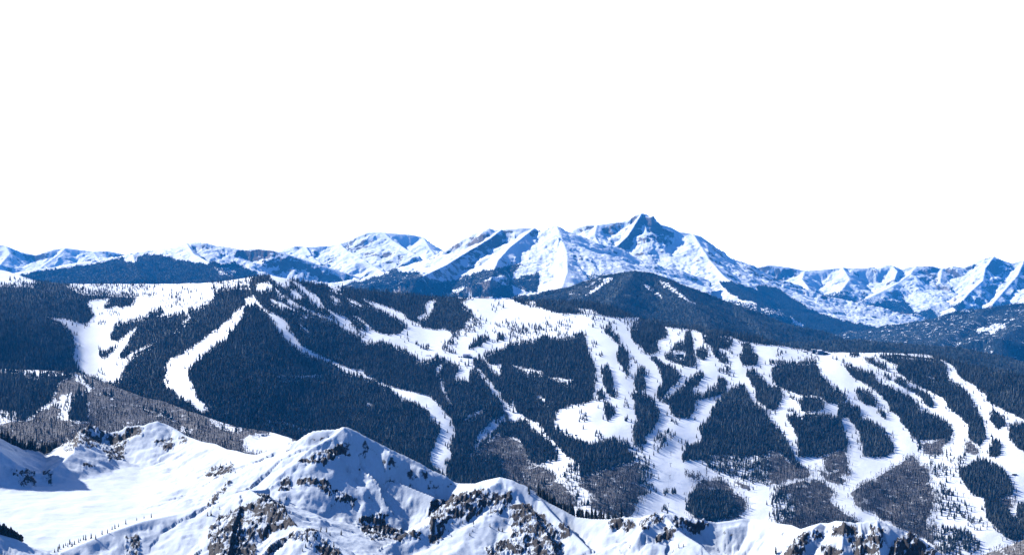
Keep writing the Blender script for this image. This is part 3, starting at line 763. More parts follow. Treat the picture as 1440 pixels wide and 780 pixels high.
def wood_mesh(name, P, H, W, tint, templates, mat, rs, kind='stuff'):
    """one wood: every tree standing at P with height H"""
    VV = []; FF = []; TT = []; off = 0
    which = rs.integers(0, len(templates), len(P)); rot = rs.uniform(0, 6.28, len(P))
    for k, (tv, tf) in enumerate(templates):
        i = np.nonzero(which == k)[0]
        if not len(i): continue
        c, s = np.cos(rot[i])[:, None], np.sin(rot[i])[:, None]
        h = H[i][:, None]; w = (H[i] * W[i])[:, None]
        X = (tv[None, :, 0] * c - tv[None, :, 1] * s) * w + P[i, 0][:, None]
        Yv = (tv[None, :, 0] * s + tv[None, :, 1] * c) * w + P[i, 1][:, None]
        Z = tv[None, :, 2] * h + P[i, 2][:, None]
        VV.append(np.stack([X, Yv, Z], -1).reshape(-1, 3))
        FF.append((tf[None] + (off + np.arange(len(i)) * len(tv))[:, None, None]).reshape(-1, 3))
        TT.append(np.repeat(tint[i], len(tv))); off += len(i) * len(tv)
    o = mesh_obj(name, np.concatenate(VV), np.concatenate(FF), mat, {'tint': np.concatenate(TT)}, kind, smooth_shade=False)
    return o

def tree_mats():
    m, t, b = new_mat('conifer_needles')
    ti = attr_node(t, 'tint')
    tcn = nn(t, 'ShaderNodeTexCoord')
    n = noise_node(t, .6, 3, .6, tcn.outputs['Object'])
    c1 = mix_col(t, mrange(t, ti, 0, 1), (0.016, 0.025, 0.030), (0.10, 0.115, 0.115))
    c2 = mix_col(t, mrange(t, n, .55, .8, 0, .35), c1, (0.26, 0.28, 0.31))
    t.links.new(c2, b.inputs['Base Color'])
    m2, t, b = new_mat('bare_aspen_bark')
    ti = attr_node(t, 'tint')
    t.links.new(mix_col(t, ti, (0.038, 0.035, 0.038), (0.095, 0.083, 0.082)), b.inputs['Base Color'])
    return m, m2
MAT_CONIFER, MAT_ASPEN = tree_mats()
RS = np.random.default_rng(11)
CONIFERS = [conifer_template(RS) for _ in range(9)]
ASPENS = [aspen_template(RS) for _ in range(9)]

def scatter(look, Yf, crestline, seed, sx, sy, xr=(-150, 1590), ymax=800):
    """where trees stand on a hillside, by its woods map: returns conifers and aspens"""
    rs = np.random.default_rng(seed)
    gx, gy = np.meshgrid(np.arange(xr[0], xr[1], sx), np.arange(370, ymax, sy))
    gx = gx.ravel() + rs.uniform(-.6, .6, gx.size) * sx; gy = gy.ravel() + rs.uniform(-.6, .6, gy.size) * sy
    cp = np.array(crestline, float)
    ok = gy > np.interp(gx, cp[:, 0], cp[:, 1]) + .4
    gx, gy = gx[ok], gy[ok]
    Y = Yf(gx, gy)
    jx = 2.0 * fbm(gx / 3.2, gy / 2.2, 2, seed + 11) + 2.2 * fbm(gx / 11, gy / 7, 2, seed + 12); jy = 1.3 * fbm(gx / 3.2 + 9, gy / 2.2, 2, seed + 13)
    c = look(gx + jx, gy - .3 + jy)
    hpx = 16.5 / Y * F
    n = fbm(gx / 16, gy / 6, 3, seed + 1); u = rs.uniform(0, 1, len(gx))
    ex, ey = edge_wander(gx, gy)
    cs = look(gx + jx + ex + rs.normal(0, 3.5, gx.size), gy - 1 + ey + rs.normal(0, 2.6, gx.size))
    soft = lambda q: (q == 2) | (q == 3) | (q == 4)
    c = np.where((soft(cs) & (c != 1)) | (soft(c) & (cs != 1)), cs, c)
    top = look(gx + jx, gy + jy - hpx * .38)
    keepF = (c == 1) & (top != 0) & (u < np.where(n < -.34, .5, .96))
    keepQ = (c == 4) & (u < .42 + n * .9)
    keepP = (c == 3) & (u < .20 + n * .6)
    stray = (c == 0) & (look(gx + rs.normal(0, 4.5, gx.size), gy + rs.normal(0, 2.5, gx.size)) == 1) & (u < .20)
    kc = keepF | keepQ | keepP | stray
    ka = (c == 2) & (u < .82 + n * .9)
    kx = (c == 2) & (u > .988 - np.clip(n - .1, 0, 1) * .25)
    con = kc | kx
    asp = ka & ~kx | (((c == 3) | (c == 4)) & ~kc & (u > .93) & (gy > 600))
    P = unproj(gx, gy, Y)
    edge = np.where(keepF, 1.0, .88)
    H = 17.6 * edge * rs.lognormal(0, .24, len(gx)) * (1 + .25 * fbm(gx / 30, gy / 12, 2, seed + 7))
    tint = np.clip(.33 + .55 * fbm(gx / 85, gy / 34, 3, seed + 4) + .45 * fbm(gx / 22, gy / 9, 3, seed + 3) + rs.normal(0, .27, len(gx)), 0, 1)
    return (P[con], H[con], tint[con], gx[con], gy[con]), (P[asp], H[asp] * .78, tint[asp])

def build_ski():
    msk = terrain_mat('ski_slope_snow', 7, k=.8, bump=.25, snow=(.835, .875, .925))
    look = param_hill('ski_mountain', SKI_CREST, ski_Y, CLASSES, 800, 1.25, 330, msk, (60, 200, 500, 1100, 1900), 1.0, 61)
    con, asp = scatter(look, ski_Y, SKI_CREST, 71, 1.9, 1.35)
    look2 = param_hill('aspen_hill', ASPEN_CREST, aspen_Y, ASPEN_CLASSES, 800, 1.25, 230, msk, (60, 200, 500), 1.0, 63, .95)
    con2, asp2 = scatter(look2, aspen_Y, ASPEN_CREST, 73, 2.3, 1.6, (-150, 620))
    rs = np.random.default_rng(5)
    P = np.concatenate([con[0], con2[0]]); H = np.concatenate([con[1], con2[1]]); T = np.concatenate([con[2], con2[2]])
    o = wood_mesh('conifer_forest', P, H, rs.uniform(.8, 1.25, len(P)), T, CONIFERS, MAT_CONIFER, rs)
    P = np.concatenate([asp[0], asp2[0]]); H = np.concatenate([asp[1], asp2[1]]); T = np.concatenate([asp[2], asp2[2]])
    o2 = wood_mesh('bare_aspen_wood', P, H, rs.uniform(.8, 1.2, len(P)), T, ASPENS, MAT_ASPEN, rs)
    P = np.concatenate(FAR_TREES); n = len(P)
    tiny = []
    for q in range(4):
        rr = [RS.uniform(.7, 1.2) for _ in range(5)]
        tiny.append((np.array([(0, 0, 1.0)] + [(.2 * r * math.cos(k * 1.2566), .2 * r * math.sin(k * 1.2566), -.05) for k, r in enumerate(rr)]), np.array([(0, 1 + k, 1 + (k + 1) % 5) for k in range(5)])))
    wood_mesh('distant_forest', P, rs.uniform(12, 20, n) * np.clip(P[:, 1] / 14000, 1, 1.35), rs.uniform(.9, 1.4, n), np.clip(rs.normal(.2, .22, n), 0, 1), tiny, MAT_CONIFER, rs)
    print('far trees', n)
    print('trees', len(con[0]) + len(con2[0]), len(P))
    return look, look2
SKI_LOOK, ASPEN_LOOK = build_ski()

# ------------------------------------------------------------------ the near snowy ridges with their bowls and rock ribs
FRONT_SKYLINE = [(-420, 500), (0, 614.6), (15, 622), (31, 630), (46, 635), (64, 641), (77, 634), (90, 626), (103, 618.5), (110, 608), (118, 602), (126, 598), (136, 599), (142, 605.5), (154, 607), (167, 605.6), (177, 599), (185, 598), (203, 597), (222, 591.5), (246, 604), (264, 613), (303, 623.6), (331, 633), (346, 637), (360, 639), (388, 632.6), (429, 611), (452, 604), (484, 599), (514, 613), (565, 638), (606, 659.5), (645, 679), (668, 679), (703, 670), (720, 674), (758, 698), (792, 716), (833, 729), (874, 727), (900, 727), (922, 721), (946, 721), (974, 729), (1007, 734), (1043, 728), (1080, 731), (1126, 743), (1154, 734), (1188, 732), (1234, 730), (1275, 748), (1330, 788), (1400, 845), (1700, 960)]
def front_ridges():
    c = lambda pts, sl, sr, H=130: crest([(a[0], a[1]) for a in pts], ([a[0] for a in pts if len(a) > 2], [a[2] for a in pts if len(a) > 2]), sl, sr, H)
    r = lambda pts, sl, sr, H=110: ridge(pts, sl, sr, H)
    return [
        r([(-250, 470, 2170), (-185, 405, 2180), (-120, 415, 2190), (-64, 512, 2215)], 1.3, 1.6, 240),  # unseen peak out of frame, raised to throw shadow into the left bowl
        c([(-420, 590, 2200), (-64, 512, 2215), (-30, 572, 2235), (0, 614.6, 2250), (15, 622), (31, 630), (46, 635), (64, 641, 2270)], .8, .8, 150),
        c([(64, 641, 2270), (77, 634), (90, 626), (103, 618.5), (110, 608), (118, 602), (126, 598, 2350), (136, 599), (142, 605.5), (154, 607), (167, 605.6), (177, 599), (185, 598), (203, 597, 2370)], .6, 1.05, 130),
        c([(203, 597, 2370), (213, 593), (222, 591.5), (231, 595, 2380), (246, 604), (264, 613, 2330), (282, 620), (303, 623.6, 2220), (318, 631), (331, 633, 2110), (346, 637), (360, 639, 2000), (375, 634), (388, 632.6, 1940)], .6, .42, 150),
        c([(388, 632.6, 1940), (404, 626), (416, 621), (429, 611, 1910), (440, 605.6), (452, 604), (473, 603), (484, 599, 1890)], .6, 1.2, 150),
        c([(484, 599, 1890), (493, 602), (514, 613), (540, 626), (565, 638, 1875), (591, 650.5), (606, 659.5), (627, 668.5), (637, 676), (645, 679, 1850)], .6, 1.3, 150),
        c([(645, 679, 1850), (668, 679, 1820), (680, 675), (703, 670, 1790), (720, 674), (740, 685), (758, 698), (771, 706), (792, 716, 1740), (810, 726), (833, 729), (856, 729), (874, 727), (889, 726, 1680), (900, 727), (910, 723.6), (922, 721), (935, 721, 1648), (946, 721), (956, 725), (974, 729), (989, 731), (1007, 734), (1028, 731), (1043, 728), (1056, 729, 1650), (1080, 731), (1095, 735, 1610), (1113, 737), (1126, 743), (1141, 738, 1530), (1154, 734), (1165, 734.6), (1175, 731), (1188, 732, 1490), (1203, 734), (1218, 732), (1234, 730, 1480), (1244, 734), (1260, 740), (1275, 748), (1285, 749), (1295, 757), (1303, 764.6), (1311, 768.5), (1318, 777), (1330, 788, 1450), (1400, 845), (1700, 960, 1400)], .7, .85, 120),
        r([(205, 598, 2370), (207, 620, 2330), (200, 640, 2290), (186, 662, 2230)], .45, 1.0),
        r([(126, 598, 2350), (120, 625, 2310), (108, 650, 2260)], .6, .5),
        r([(20, 624, 2255), (40, 650, 2210), (62, 672, 2160), (82, 694, 2090)], 1.3, .6),
        r([(75, 780, 1560), (120, 762, 1590), (160, 746, 1620), (200, 732, 1650), (250, 722, 1675), (300, 706, 1690), (335, 692, 1695), (352, 687, 1690)], .35, .45),
        r([(345, 690, 1692), (338, 712, 1650), (328, 740, 1600), (318, 790, 1530)], 1.7, .45, 120),
        r([(352, 687, 1690), (366, 697, 1660), (385, 707, 1640), (398, 714, 1620), (410, 732, 1590), (420, 742, 1570)], 2.0, .6, 90),
        r([(419, 740, 1572), (445, 744, 1560), (475, 765, 1540), (500, 785, 1515), (520, 800, 1490)], .9, .6, 100),
        r([(484, 600, 1888), (470, 612, 1878), (455, 620, 1870), (435, 631, 1860), (425, 640, 1853), (412, 655, 1845), (398, 668, 1836), (385, 680, 1822), (372, 688, 1800), (352, 689, 1770)], 1.0, .34, 140),
        r([(392, 667, 1838), (425, 669, 1846), (455, 671, 1848), (480, 684, 1842), (500, 700, 1832), (508, 716, 1815)], .25, 1.9, 90),
        r([(487, 622, 1879), (498, 650, 1864), (504, 680, 1846), (506, 705, 1826), (502, 730, 1800), (512, 762, 1765), (515, 800, 1720)], 1.4, 1.1, 110),
        r([(484, 602, 1888), (488, 620, 1881), (503, 645, 1868), (520, 655, 1862), (534, 665, 1855), (565, 680, 1840), (598, 693, 1825), (612, 699, 1815)], 1.2, .70, 150),
        r([(540, 668, 1851), (548, 700, 1822), (540, 735, 1785), (530, 780, 1735)], 1.2, .62, 110),
        r([(572, 682, 1837), (580, 708, 1812), (572, 738, 1780), (562, 768, 1745), (560, 800, 1700)], 1.2, .62, 110),
        r([(605, 696, 1820), (602, 722, 1792), (594, 752, 1758), (592, 800, 1690)], 1.1, .55, 100),
        r([(703, 671, 1789), (690, 682, 1781), (668, 690, 1772), (650, 697, 1764), (640, 706, 1754), (628, 735, 1722), (613, 770, 1690), (605, 810, 1640)], .95, .65, 110),
        r([(668, 690, 1772), (676, 712, 1745), (672, 745, 1705), (660, 800, 1640)], 1.0, .7, 90),
        r([(703, 671, 1788), (722, 690, 1768), (733, 707, 1745), (746, 720, 1722), (760, 737, 1695), (773, 757, 1662), (788, 795, 1610)], 1.6, .42, 110),
        r([(758, 698, 1759), (772, 716, 1735), (790, 735, 1705), (812, 754, 1672), (830, 772, 1640)], .95, .5, 80),
        r([(935, 721, 1648), (941, 729, 1638), (951, 742, 1616), (964, 752, 1600), (987, 766, 1572), (1012, 792, 1540)], 1.15, .5, 100),
        r([(922, 721, 1650), (912, 734, 1628), (900, 748, 1605)], .5, .9, 60),
        r([(1154, 734, 1510), (1136, 746, 1490), (1120, 762, 1470), (1106, 790, 1440)], .6, 1.2, 90),
        r([(1188, 732, 1490), (1186, 750, 1465), (1180, 795, 1415)], .8, .6, 90),
        r([(1210, 733, 1486), (1212, 755, 1460), (1206, 795, 1415)], .8, .7, 80),
        r([(1234, 730, 1480), (1234, 752, 1455), (1240, 795, 1405)], 1.1, .6, 90),
        r([(1275, 748, 1470), (1262, 760, 1455), (1256, 795, 1415)], 1.3, 1.0, 90),
        r([(1300, 762, 1460), (1302, 795, 1425)], 1.0, .9, 80),
        r([(-200, 690, 1470), (-60, 735, 1490), (0, 751, 1500), (25, 758, 1500), (50, 770, 1500), (76, 784, 1492), (130, 810, 1480)], .5, .6, 60),
    ]
FRONT_CLASSES = """
R B1 410,110 470,75 540,70 590,105 660,120 700,75 780,75 790,110 700,130 680,240 600,250 560,180 450,180 350,210 330,190
R B1 440,270 520,270 520,300 460,300
R B1 60,300 190,300 200,400 110,400
R B1 230,310 290,310 290,390 240,370
R B1 830,140 940,130 950,200 900,200
R B1 970,130 1020,130 1030,170 980,170
R B1 1110,310 1190,280 1280,280 1280,320 1120,350
R B1 1140,500 1230,390 1260,380 1240,430 1160,500
R B1 1140,640 1200,550 1290,520 1404,480 1404,790 1140,790
R B1 680,680 760,660 770,790 690,790
R B2 0,470 60,450 130,500 160,520 220,610 150,630 80,640 40,690 0,640
R B2 140,370 190,340 190,430 120,440
R B2 230,270 330,210 440,180 480,170 490,200 430,260 330,280
R B2 220,360 390,350 420,400 560,470 540,510 420,460 330,390 230,400
R B2 180,650 330,630 350,680 450,740 470,790 380,790 280,700 180,690
R B2 540,570 700,540 720,600 790,640 800,700 720,680 640,690 560,630
R B2 730,640 910,640 900,690 740,680
R B2 950,490 1140,430 1160,560 1040,600 1000,700 950,700
R B2 1140,440 1220,420 1280,440 1260,510 1160,590 1140,560
R B2 1260,430 1404,430 1404,530 1280,550
R B2 1260,720 1404,660 1404,790 1270,790
R B3 0,500 80,500 170,560 270,680 290,790 0,790
R B3 250,600 310,620 320,680 270,680
R B3 530,590 610,580 680,600 640,640 540,640
R B3 700,590 770,560 840,555 830,590 780,620 740,660 700,630
R B3 870,560 920,565 1000,590 1110,600 1040,640 1000,660 900,630
R B3 780,680 860,630 900,640 860,700 790,720
R B4 140,690 200,650 300,650 300,680 200,720 200,790 90,790
R B4 350,620 480,610 500,660 360,680
R B4 300,720 420,740 420,790 310,790
R B4 430,690 600,650 640,700 600,790 480,790
R B4 720,680 800,660 860,720 920,760 930,790 660,790 660,750
R B4 560,620 640,630 620,690 560,670
"""
def build_front():
    Ys = np.concatenate([np.arange(1330, 1960, 2.4), np.arange(1960, 2560, 4.0)])
    px, u, Y, X = fan(-330, 1640, 1.35, Ys)
    rg = front_ridges()
    PXg = np.repeat(px[None, :], len(Ys), 0)
    fl = np.interp(PXg, [-300, 260, 330, 430, 560, 700, 790, 850, 940, 1040, 1120, 1250, 1400], [-303, -302, -306, -322, -336, -330, -328, -320, -316, -308, -316, -328, -345])
    # behind the crest line the ground drops away into the valley
    cy = np.interp(PXg, [-330, -70, 0, 64, 126, 203, 231, 264, 303, 331, 360, 388, 429, 484, 565, 645, 668, 703, 792, 889, 935, 1056, 1095, 1141, 1188, 1234, 1330, 1400, 1700], [2200, 2215, 2250, 2270, 2350, 2370, 2380, 2330, 2220, 2110, 2000, 1940, 1910, 1890, 1875, 1850, 1820, 1790, 1740, 1680, 1648, 1650, 1610, 1530, 1490, 1480, 1450, 1430, 1400])
    kr = np.exp(-.5 * (np.arange(-60, 61) / 22.0) ** 2); kr /= kr.sum()
    fl = np.repeat(np.convolve(np.pad(fl[0], 60, 'edge'), kr, 'valid')[None, :], len(Ys), 0)
    k2 = np.exp(-.5 * (np.arange(-12, 13) / 4.0) ** 2); k2 /= k2.sum()
    cy = np.repeat(np.convolve(np.pad(cy[0], 12, 'edge'), k2, 'valid')[None, :], len(Ys), 0)
    fl = fl - np.clip(Y - cy + 25, 0, 900) * .62
    fl = fl - np.clip(1650 - Y, 0, 400) * .22 + fbm(X / 120, Y / 120, 4, 501) * 7
    wx = fbm(X / 46, Y / 46, 4, 503) * 13; wy = fbm(X / 46 + 40, Y / 46 - 17, 4, 504) * 13
    Z0, d, s, sid = skeleton(X, Y, rg, -1e9)
    Z1, d1, s, sid = skeleton(X + wx, Y + wy, rg, -1e9)
    w = smooth(0, 14, d)
    Z = Z0 * (1 - w) + Z1 * w
    allc = np.array([p for p in FRONT_SKYLINE], float)
    zc = (390 - np.interp(PXg, allc[:, 0], allc[:, 1])) / F * cy
    Z = np.minimum(Z, zc + 2.0 - np.clip(Y - cy - 12, 0, 2000) * .6 + np.where(PXg < -20, 1e4, 0))
    k = 9.0                                     # the snow runs out smoothly on to the bowl floors
    h = np.clip(.5 + .5 * (Z - fl) / k, 0, 1)
    Zs = fl * (1 - h) + Z * h + k * h * (1 - h)
    onslope = smooth(1.0, 10, Zs - fl)
    PX, PY = proj(X, Y, Zs)
    look = raster(parse(FRONT_CLASSES))
    jx = fbm(PX / 10, PY / 7, 3, 520) * 6; jy = fbm(PX / 10 + 50, PY / 7, 3, 521) * 5
    rockp = (look(PX + jx, PY + jy) == 6).astype(float)
    grow = smooth(0, 30, d1) * onslope
    sw = s + fbm(X / 30, Y / 30, 3, 509) * 14
    rib = ridged(sw / 34, sid * 3.7 + d1 / 320, 3, 505, .45)
    Z = Zs + (rib - .75) * 5.2 * grow
    rib2 = ridged((s + fbm(X / 9, Y / 9, 3, 519) * 4) / 8.5, sid * 2.3 + d1 / 90, 2, 515, .5)
    Z = Z + (rib2 - .7) * 1.7 * grow * smooth(.25, .8, np.abs(fbm(X / 60, Y / 60, 2, 516)) * 3)
    Z = Z + (ridged(X / 95, Y / 95, 3, 506, .4) - .72) * 5 * grow
    Z = Z + fbm(X / 16, Y / 24, 3, 507) * (.10 + .14 * onslope)
    # broken rock stands proud of the snow
    blocky = np.abs(perlin(X / 5.5, Y / 9, 531)) + .7 * np.abs(perlin(X / 2.8, Y / 4.5, 532)) + .6 * ridged(X / 14, Y / 26, 2, 533)
    Z = Z + rockp * (blocky - .6) * 4.5
    zx, zy = slopes(u, Y, Z)
    sl = np.sqrt(zx * zx + zy * zy)
    rock = -.06 + .55 * smooth(.8, 1.7, sl) * onslope + .56 * rockp + .20 * fbm(X / 24, Y / 24, 3, 511)
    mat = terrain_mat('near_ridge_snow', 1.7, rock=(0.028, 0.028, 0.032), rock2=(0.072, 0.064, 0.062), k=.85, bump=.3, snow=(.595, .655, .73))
    mesh_obj('snowy_ridge', np.stack([X, Y, Z], -1).reshape(-1, 3), grid_faces(*Z.shape), mat, {'rock': rock, 'wood': np.full(Z.shape, -.6), 'brush': np.full(Z.shape, -1.0)}, 'structure')
    # for standing things on it: nearest visible surface under a photo point
    PX, PY = proj(X, Y, Z)
    def hit(qx, qy):
        j = int(round((qx - px[0]) / 1.35))
        col = PY[:, j]
        for i in range(len(col) - 1):
            if col[i] >= qy > col[i + 1]:
                t = (col[i] - qy) / (col[i] - col[i + 1])
                y = Ys[i] + t * (Ys[i + 1] - Ys[i]); z = Z[i, j] + t * (Z[i + 1, j] - Z[i, j])
                return ((qx - 720) / F * y, y, z)
        i = int(np.argmin(col)); return ((qx - 720) / F * Ys[i], Ys[i], Z[i, j])
    def at(qx, y):
        j = int(round((qx - px[0]) / 1.35)); return ((qx - 720) / F * y, y, float(np.interp(y, Ys, Z[:, j])))
    return hit, at, lambda q: float(np.interp(q, PXg[0], cy[0]))
FRONT_HIT, FRONT_AT, FRONT_CREST_Y = build_front()

# ------------------------------------------------------------------ things: single trees
def tag(o, label, cat, group=None):
    o['label'] = label; o['category'] = cat
    if group: o['group'] = group
    return o
def tree_meshes(n=8):
    rs = np.random.default_rng(77); res = []
    for i in range(n):
        V, Fc = conifer_template(rs, tiers=5, n=8, wd=rs.uniform(.14, .19))
        me = bpy.data.meshes.new('conifer')
        me.from_pydata([tuple(v) for v in V], [], [tuple(int(q) for q in f) for f in Fc])
        a = me.attributes.new('tint', 'FLOAT', 'POINT'); a.data.foreach_set('value', np.full(len(V), rs.uniform(.05, .55), np.float32))
        me.materials.append(MAT_CONIFER); res.append(me)
    return res
TREE_MESHES = tree_meshes()
TRS = np.random.default_rng(303)
def conifer(p, h, label, group=None, sink=.04):
    o = bpy.data.objects.new('conifer', TREE_MESHES[int(TRS.integers(len(TREE_MESHES)))])
    COL.objects.link(o)
    o.location = (p[0], p[1], p[2] - h * sink); o.rotation_euler = (0, 0, TRS.uniform(0, 6.28))
    w = h * TRS.uniform(.85, 1.2); o.scale = (w, w, h)
    return tag(o, label, 'tree', group)
def ski_at(px, py):
    return unproj(px, py, float(ski_Y(np.array([px]), np.array([py]))[0]))
SKI_CLUMPS = [   # x0, x1, top, base, how many, tree height, label
    (107, 109, 455, 459, 1, 16, 'lone dark conifer at the left edge of the wide white bowl run'),
    (136, 137, 429, 434, 1, 15, 'single small conifer above the little clump in the upper left bowl'),
    (163, 165, 505, 513, 1, 22, 'lone conifer near the foot of the left bowl run, right of the small tree island'),
    (136, 147, 516, 528, 6, 17, 'conifer in the small slanting clump at the very foot of the left bowl run'),
    (153, 169, 434, 445, 11, 17, 'conifer in the rounded clump below the upper tree island of the left bowl'),
    (138, 149, 447, 457, 9, 17, 'conifer in the square clump in the middle of the left bowl run'),
    (118, 124, 454, 460, 3, 15, 'conifer in the group of three beside the dark forest point left of the bowl'),
    (139, 146, 437, 442, 3, 13, 'little conifer in the loose group above the square clump of the left bowl'),
    (647, 650, 503, 509, 2, 17, 'thin conifer on the snow just below the big mid-mountain lodge roof'),
    (653, 660, 503, 517, 5, 20, 'tall thin conifer in the open row below the mid-mountain lodge'),
    (682, 683, 489, 496, 1, 20, 'tall lone conifer on the snow to the right of the mid-mountain lodge'),
    (832, 840, 476, 489, 8, 19, 'conifer in the upper of three small clumps beside the big square forest'),
    (842, 848, 489, 501, 5, 19, 'conifer in the narrow upright clump right of the big square forest'),
    (837, 840, 495, 500, 2, 13, 'short conifer of the pair left of the narrow upright clump'),
    (886, 892, 499, 506, 4, 16, 'conifer in the upper of two small round clumps between two wide runs'),
    (892, 896, 505, 512, 4, 16, 'conifer in the lower of two small round clumps between two wide runs'),
    (877, 884, 553, 573, 7, 20, 'conifer in the tall narrow clump left of the kidney shaped wood'),
    (878, 883, 582, 592, 4, 20, 'conifer in the tiny clump alone on the white slope left of the kidney shaped wood'),
    (941, 944, 477, 483, 2, 15, 'conifer of the pair on the snow saddle above the tree-hidden lodge'),
    (952, 957, 464, 473, 4, 17, 'conifer in the small clump on the crest right of the snow saddle'),
    (814, 826, 569, 603, 13, 20, 'conifer in the long narrow clump at the left of the lowest wide white slope'),
    (837, 846, 599, 619, 8, 20, 'conifer in the leaning clump at the lower edge of the wide white slope'),
    (943, 954, 585, 597, 7, 17, 'conifer in the compact clump below the long hooked wood'),
    (1110, 1118, 553, 562, 6, 18, 'conifer in the small clump left of the oval wood on the right-hand runs'),
    (1107, 1117, 571, 579, 7, 16, 'conifer in the low round clump at the fork below the oval wood'),
    (933, 940, 682, 697, 4, 23, 'conifer in the left clump of two on the lowest white run'),
    (944, 951, 682, 698, 4, 23, 'conifer in the right clump of two on the lowest white run'),
    (930, 939, 706, 721, 5, 22, 'conifer in the clump just above the brown rock peak on the lowest white run'),
    (953, 955, 614, 621, 1, 16, 'lone conifer right of the scattered clump on the narrowing white run'),
]
for x0, x1, t, b, n, h, lab in SKI_CLUMPS:
    for k in range(n):
        px = x0 + (x1 - x0) * ((k + TRS.uniform(.2, .8)) / n)
        Yq = float(ski_Y(np.array([px]), np.array([b]))[0]); hp = h / Yq * F
        lo = min(b, t + hp * .85)
        py = b if n == 1 else TRS.uniform(lo, b + .3)
        conifer(ski_at(px, py), h * (1 if n == 1 else TRS.uniform(.75, 1.12)), lab, None if n == 1 else lab.split(' in the ')[-1].split(' of the ')[-1])
def B(tile, pts):
    ox, oy = TILE[tile]; return [(ox + a / 3.9, oy + b / 3.9) for a, b in pts]
# along the low ridge in front of the left bowl floor
for q in B('B1', [(300, 765), (318, 760), (325, 745), (348, 740), (360, 728), (372, 735), (383, 720), (395, 735), (408, 722), (432, 712), (442, 704), (458, 698), (470, 700), (500, 690), (525, 692), (560, 668), (590, 660), (615, 640), (630, 636), (650, 626), (690, 610), (750, 590), (790, 578), (830, 575)]):
    conifer(FRONT_HIT(*q), TRS.uniform(4, 8), 'small dark conifer on the low snow ridge before the left bowl floor', 'small conifers on the low ridge before the bowl')
for q in B('B1', [(1150, 480), (1165, 462), (1190, 440), (1215, 420), (1235, 400), (1250, 385), (1180, 300), (1210, 292), (1240, 285), (1265, 275), (1290, 330), (1225, 355)]):
    conifer(FRONT_HIT(*q), TRS.uniform(3, 6), 'tiny conifer scattered on the bright snow slope right of the left bowl', 'tiny conifers on the bright slope')
# on the dark rocky knob
for k in range(52):
    u = TRS.uniform()
    q = B('B1', [(TRS.uniform(1130, 1400), TRS.uniform(520, 775))])[0] if u < .42 else B('B2', [(TRS.uniform(180, 470), TRS.uniform(640, 775))])[0] if u < .8 else B('B2', [(TRS.uniform(0, 200), TRS.uniform(470, 640))])[0]
    conifer(FRONT_HIT(*q), TRS.uniform(3.5, 7.5), 'small conifer growing among the rocks of the dark rocky knob', 'small conifers on the rocky knob')
for k in range(16):
    q = B('B2', [(TRS.uniform(960, 1390), TRS.uniform(560, 700))])[0]
    conifer(FRONT_HIT(*q), TRS.uniform(3, 6), 'small conifer on the snowy rib below the brown rock outcrop', 'small conifers below the brown outcrop')
for q in B('B3', [(790, 700), (845, 672), (855, 690), (880, 650), (915, 740), (940, 735), (90, 430), (95, 445), (152, 462)]):
    conifer(FRONT_HIT(*q), TRS.uniform(4, 8), 'small dark conifer standing on open snow near the low brown rock peak', 'conifers around the low brown rock peak')
conifer(FRONT_HIT(1091, 778), 9, 'single bushy conifer in the snow hollow left of the dark rock buttresses')
# dense row behind the low crest, and the black stand behind the saddle
for k in range(58):
    px = 757 + 118 * (k + TRS.uniform(0, 1)) / 58
    conifer(FRONT_AT(px, FRONT_CREST_Y(px) + TRS.uniform(3, 24)), TRS.uniform(13, 19), 'dark conifer in the dense row just behind the low snow crest', 'row of conifers behind the snow crest')
for k in range(36):
    px = -6 + 86 * (k + TRS.uniform(0, 1)) / 36
    conifer(FRONT_AT(px, FRONT_CREST_Y(px) + TRS.uniform(4, 26)), TRS.uniform(14, 21), 'near-black conifer in the stand behind the snow saddle at the left edge', 'black stand of conifers behind the saddle')

# ------------------------------------------------------------------ things: rock, buildings, ski lifts, skiers
def flat_mat(name, col, rough=.7, var=.25, scale=.8):
    m, t, b = new_mat(name)
    tcn = nn(t, 'ShaderNodeTexCoord'); n = noise_node(t, scale, 4, .6, tcn.outputs['Object'])
    t.links.new(mix_col(t, mrange(t, n, .3, .7), tuple(c * (1 - var) for c in col), tuple(min(1, c * (1 + var * .5)) for c in col)), b.inputs['Base Color'])
    b.inputs['Roughness'].default_value = rough
    return m
M_WALL = flat_mat('weathered_timber', (.16, .13, .12)); M_PALE = flat_mat('pale_blue_render', (.38, .43, .50)); M_DARK = flat_mat('dark_stained_wood', (.05, .04, .045))
M_ROOF = flat_mat('snow_on_roof', (.80, .82, .86), var=.08); M_GLASS = flat_mat('window_glass', (.03, .05, .08), .15); M_STEEL = flat_mat('galvanised_steel', (.16, .165, .18), .5)
M_ROCK = flat_mat('black_rock', (.03, .027, .028), .9, .6, .25); M_WHITE = flat_mat('white_painted_post', (.78, .78, .78), var=.06); M_JACKET = flat_mat('ski_clothes', (.06, .05, .09))
M_METALROOF = flat_mat('lilac_grey_roof', (.36, .36, .45), var=.12)

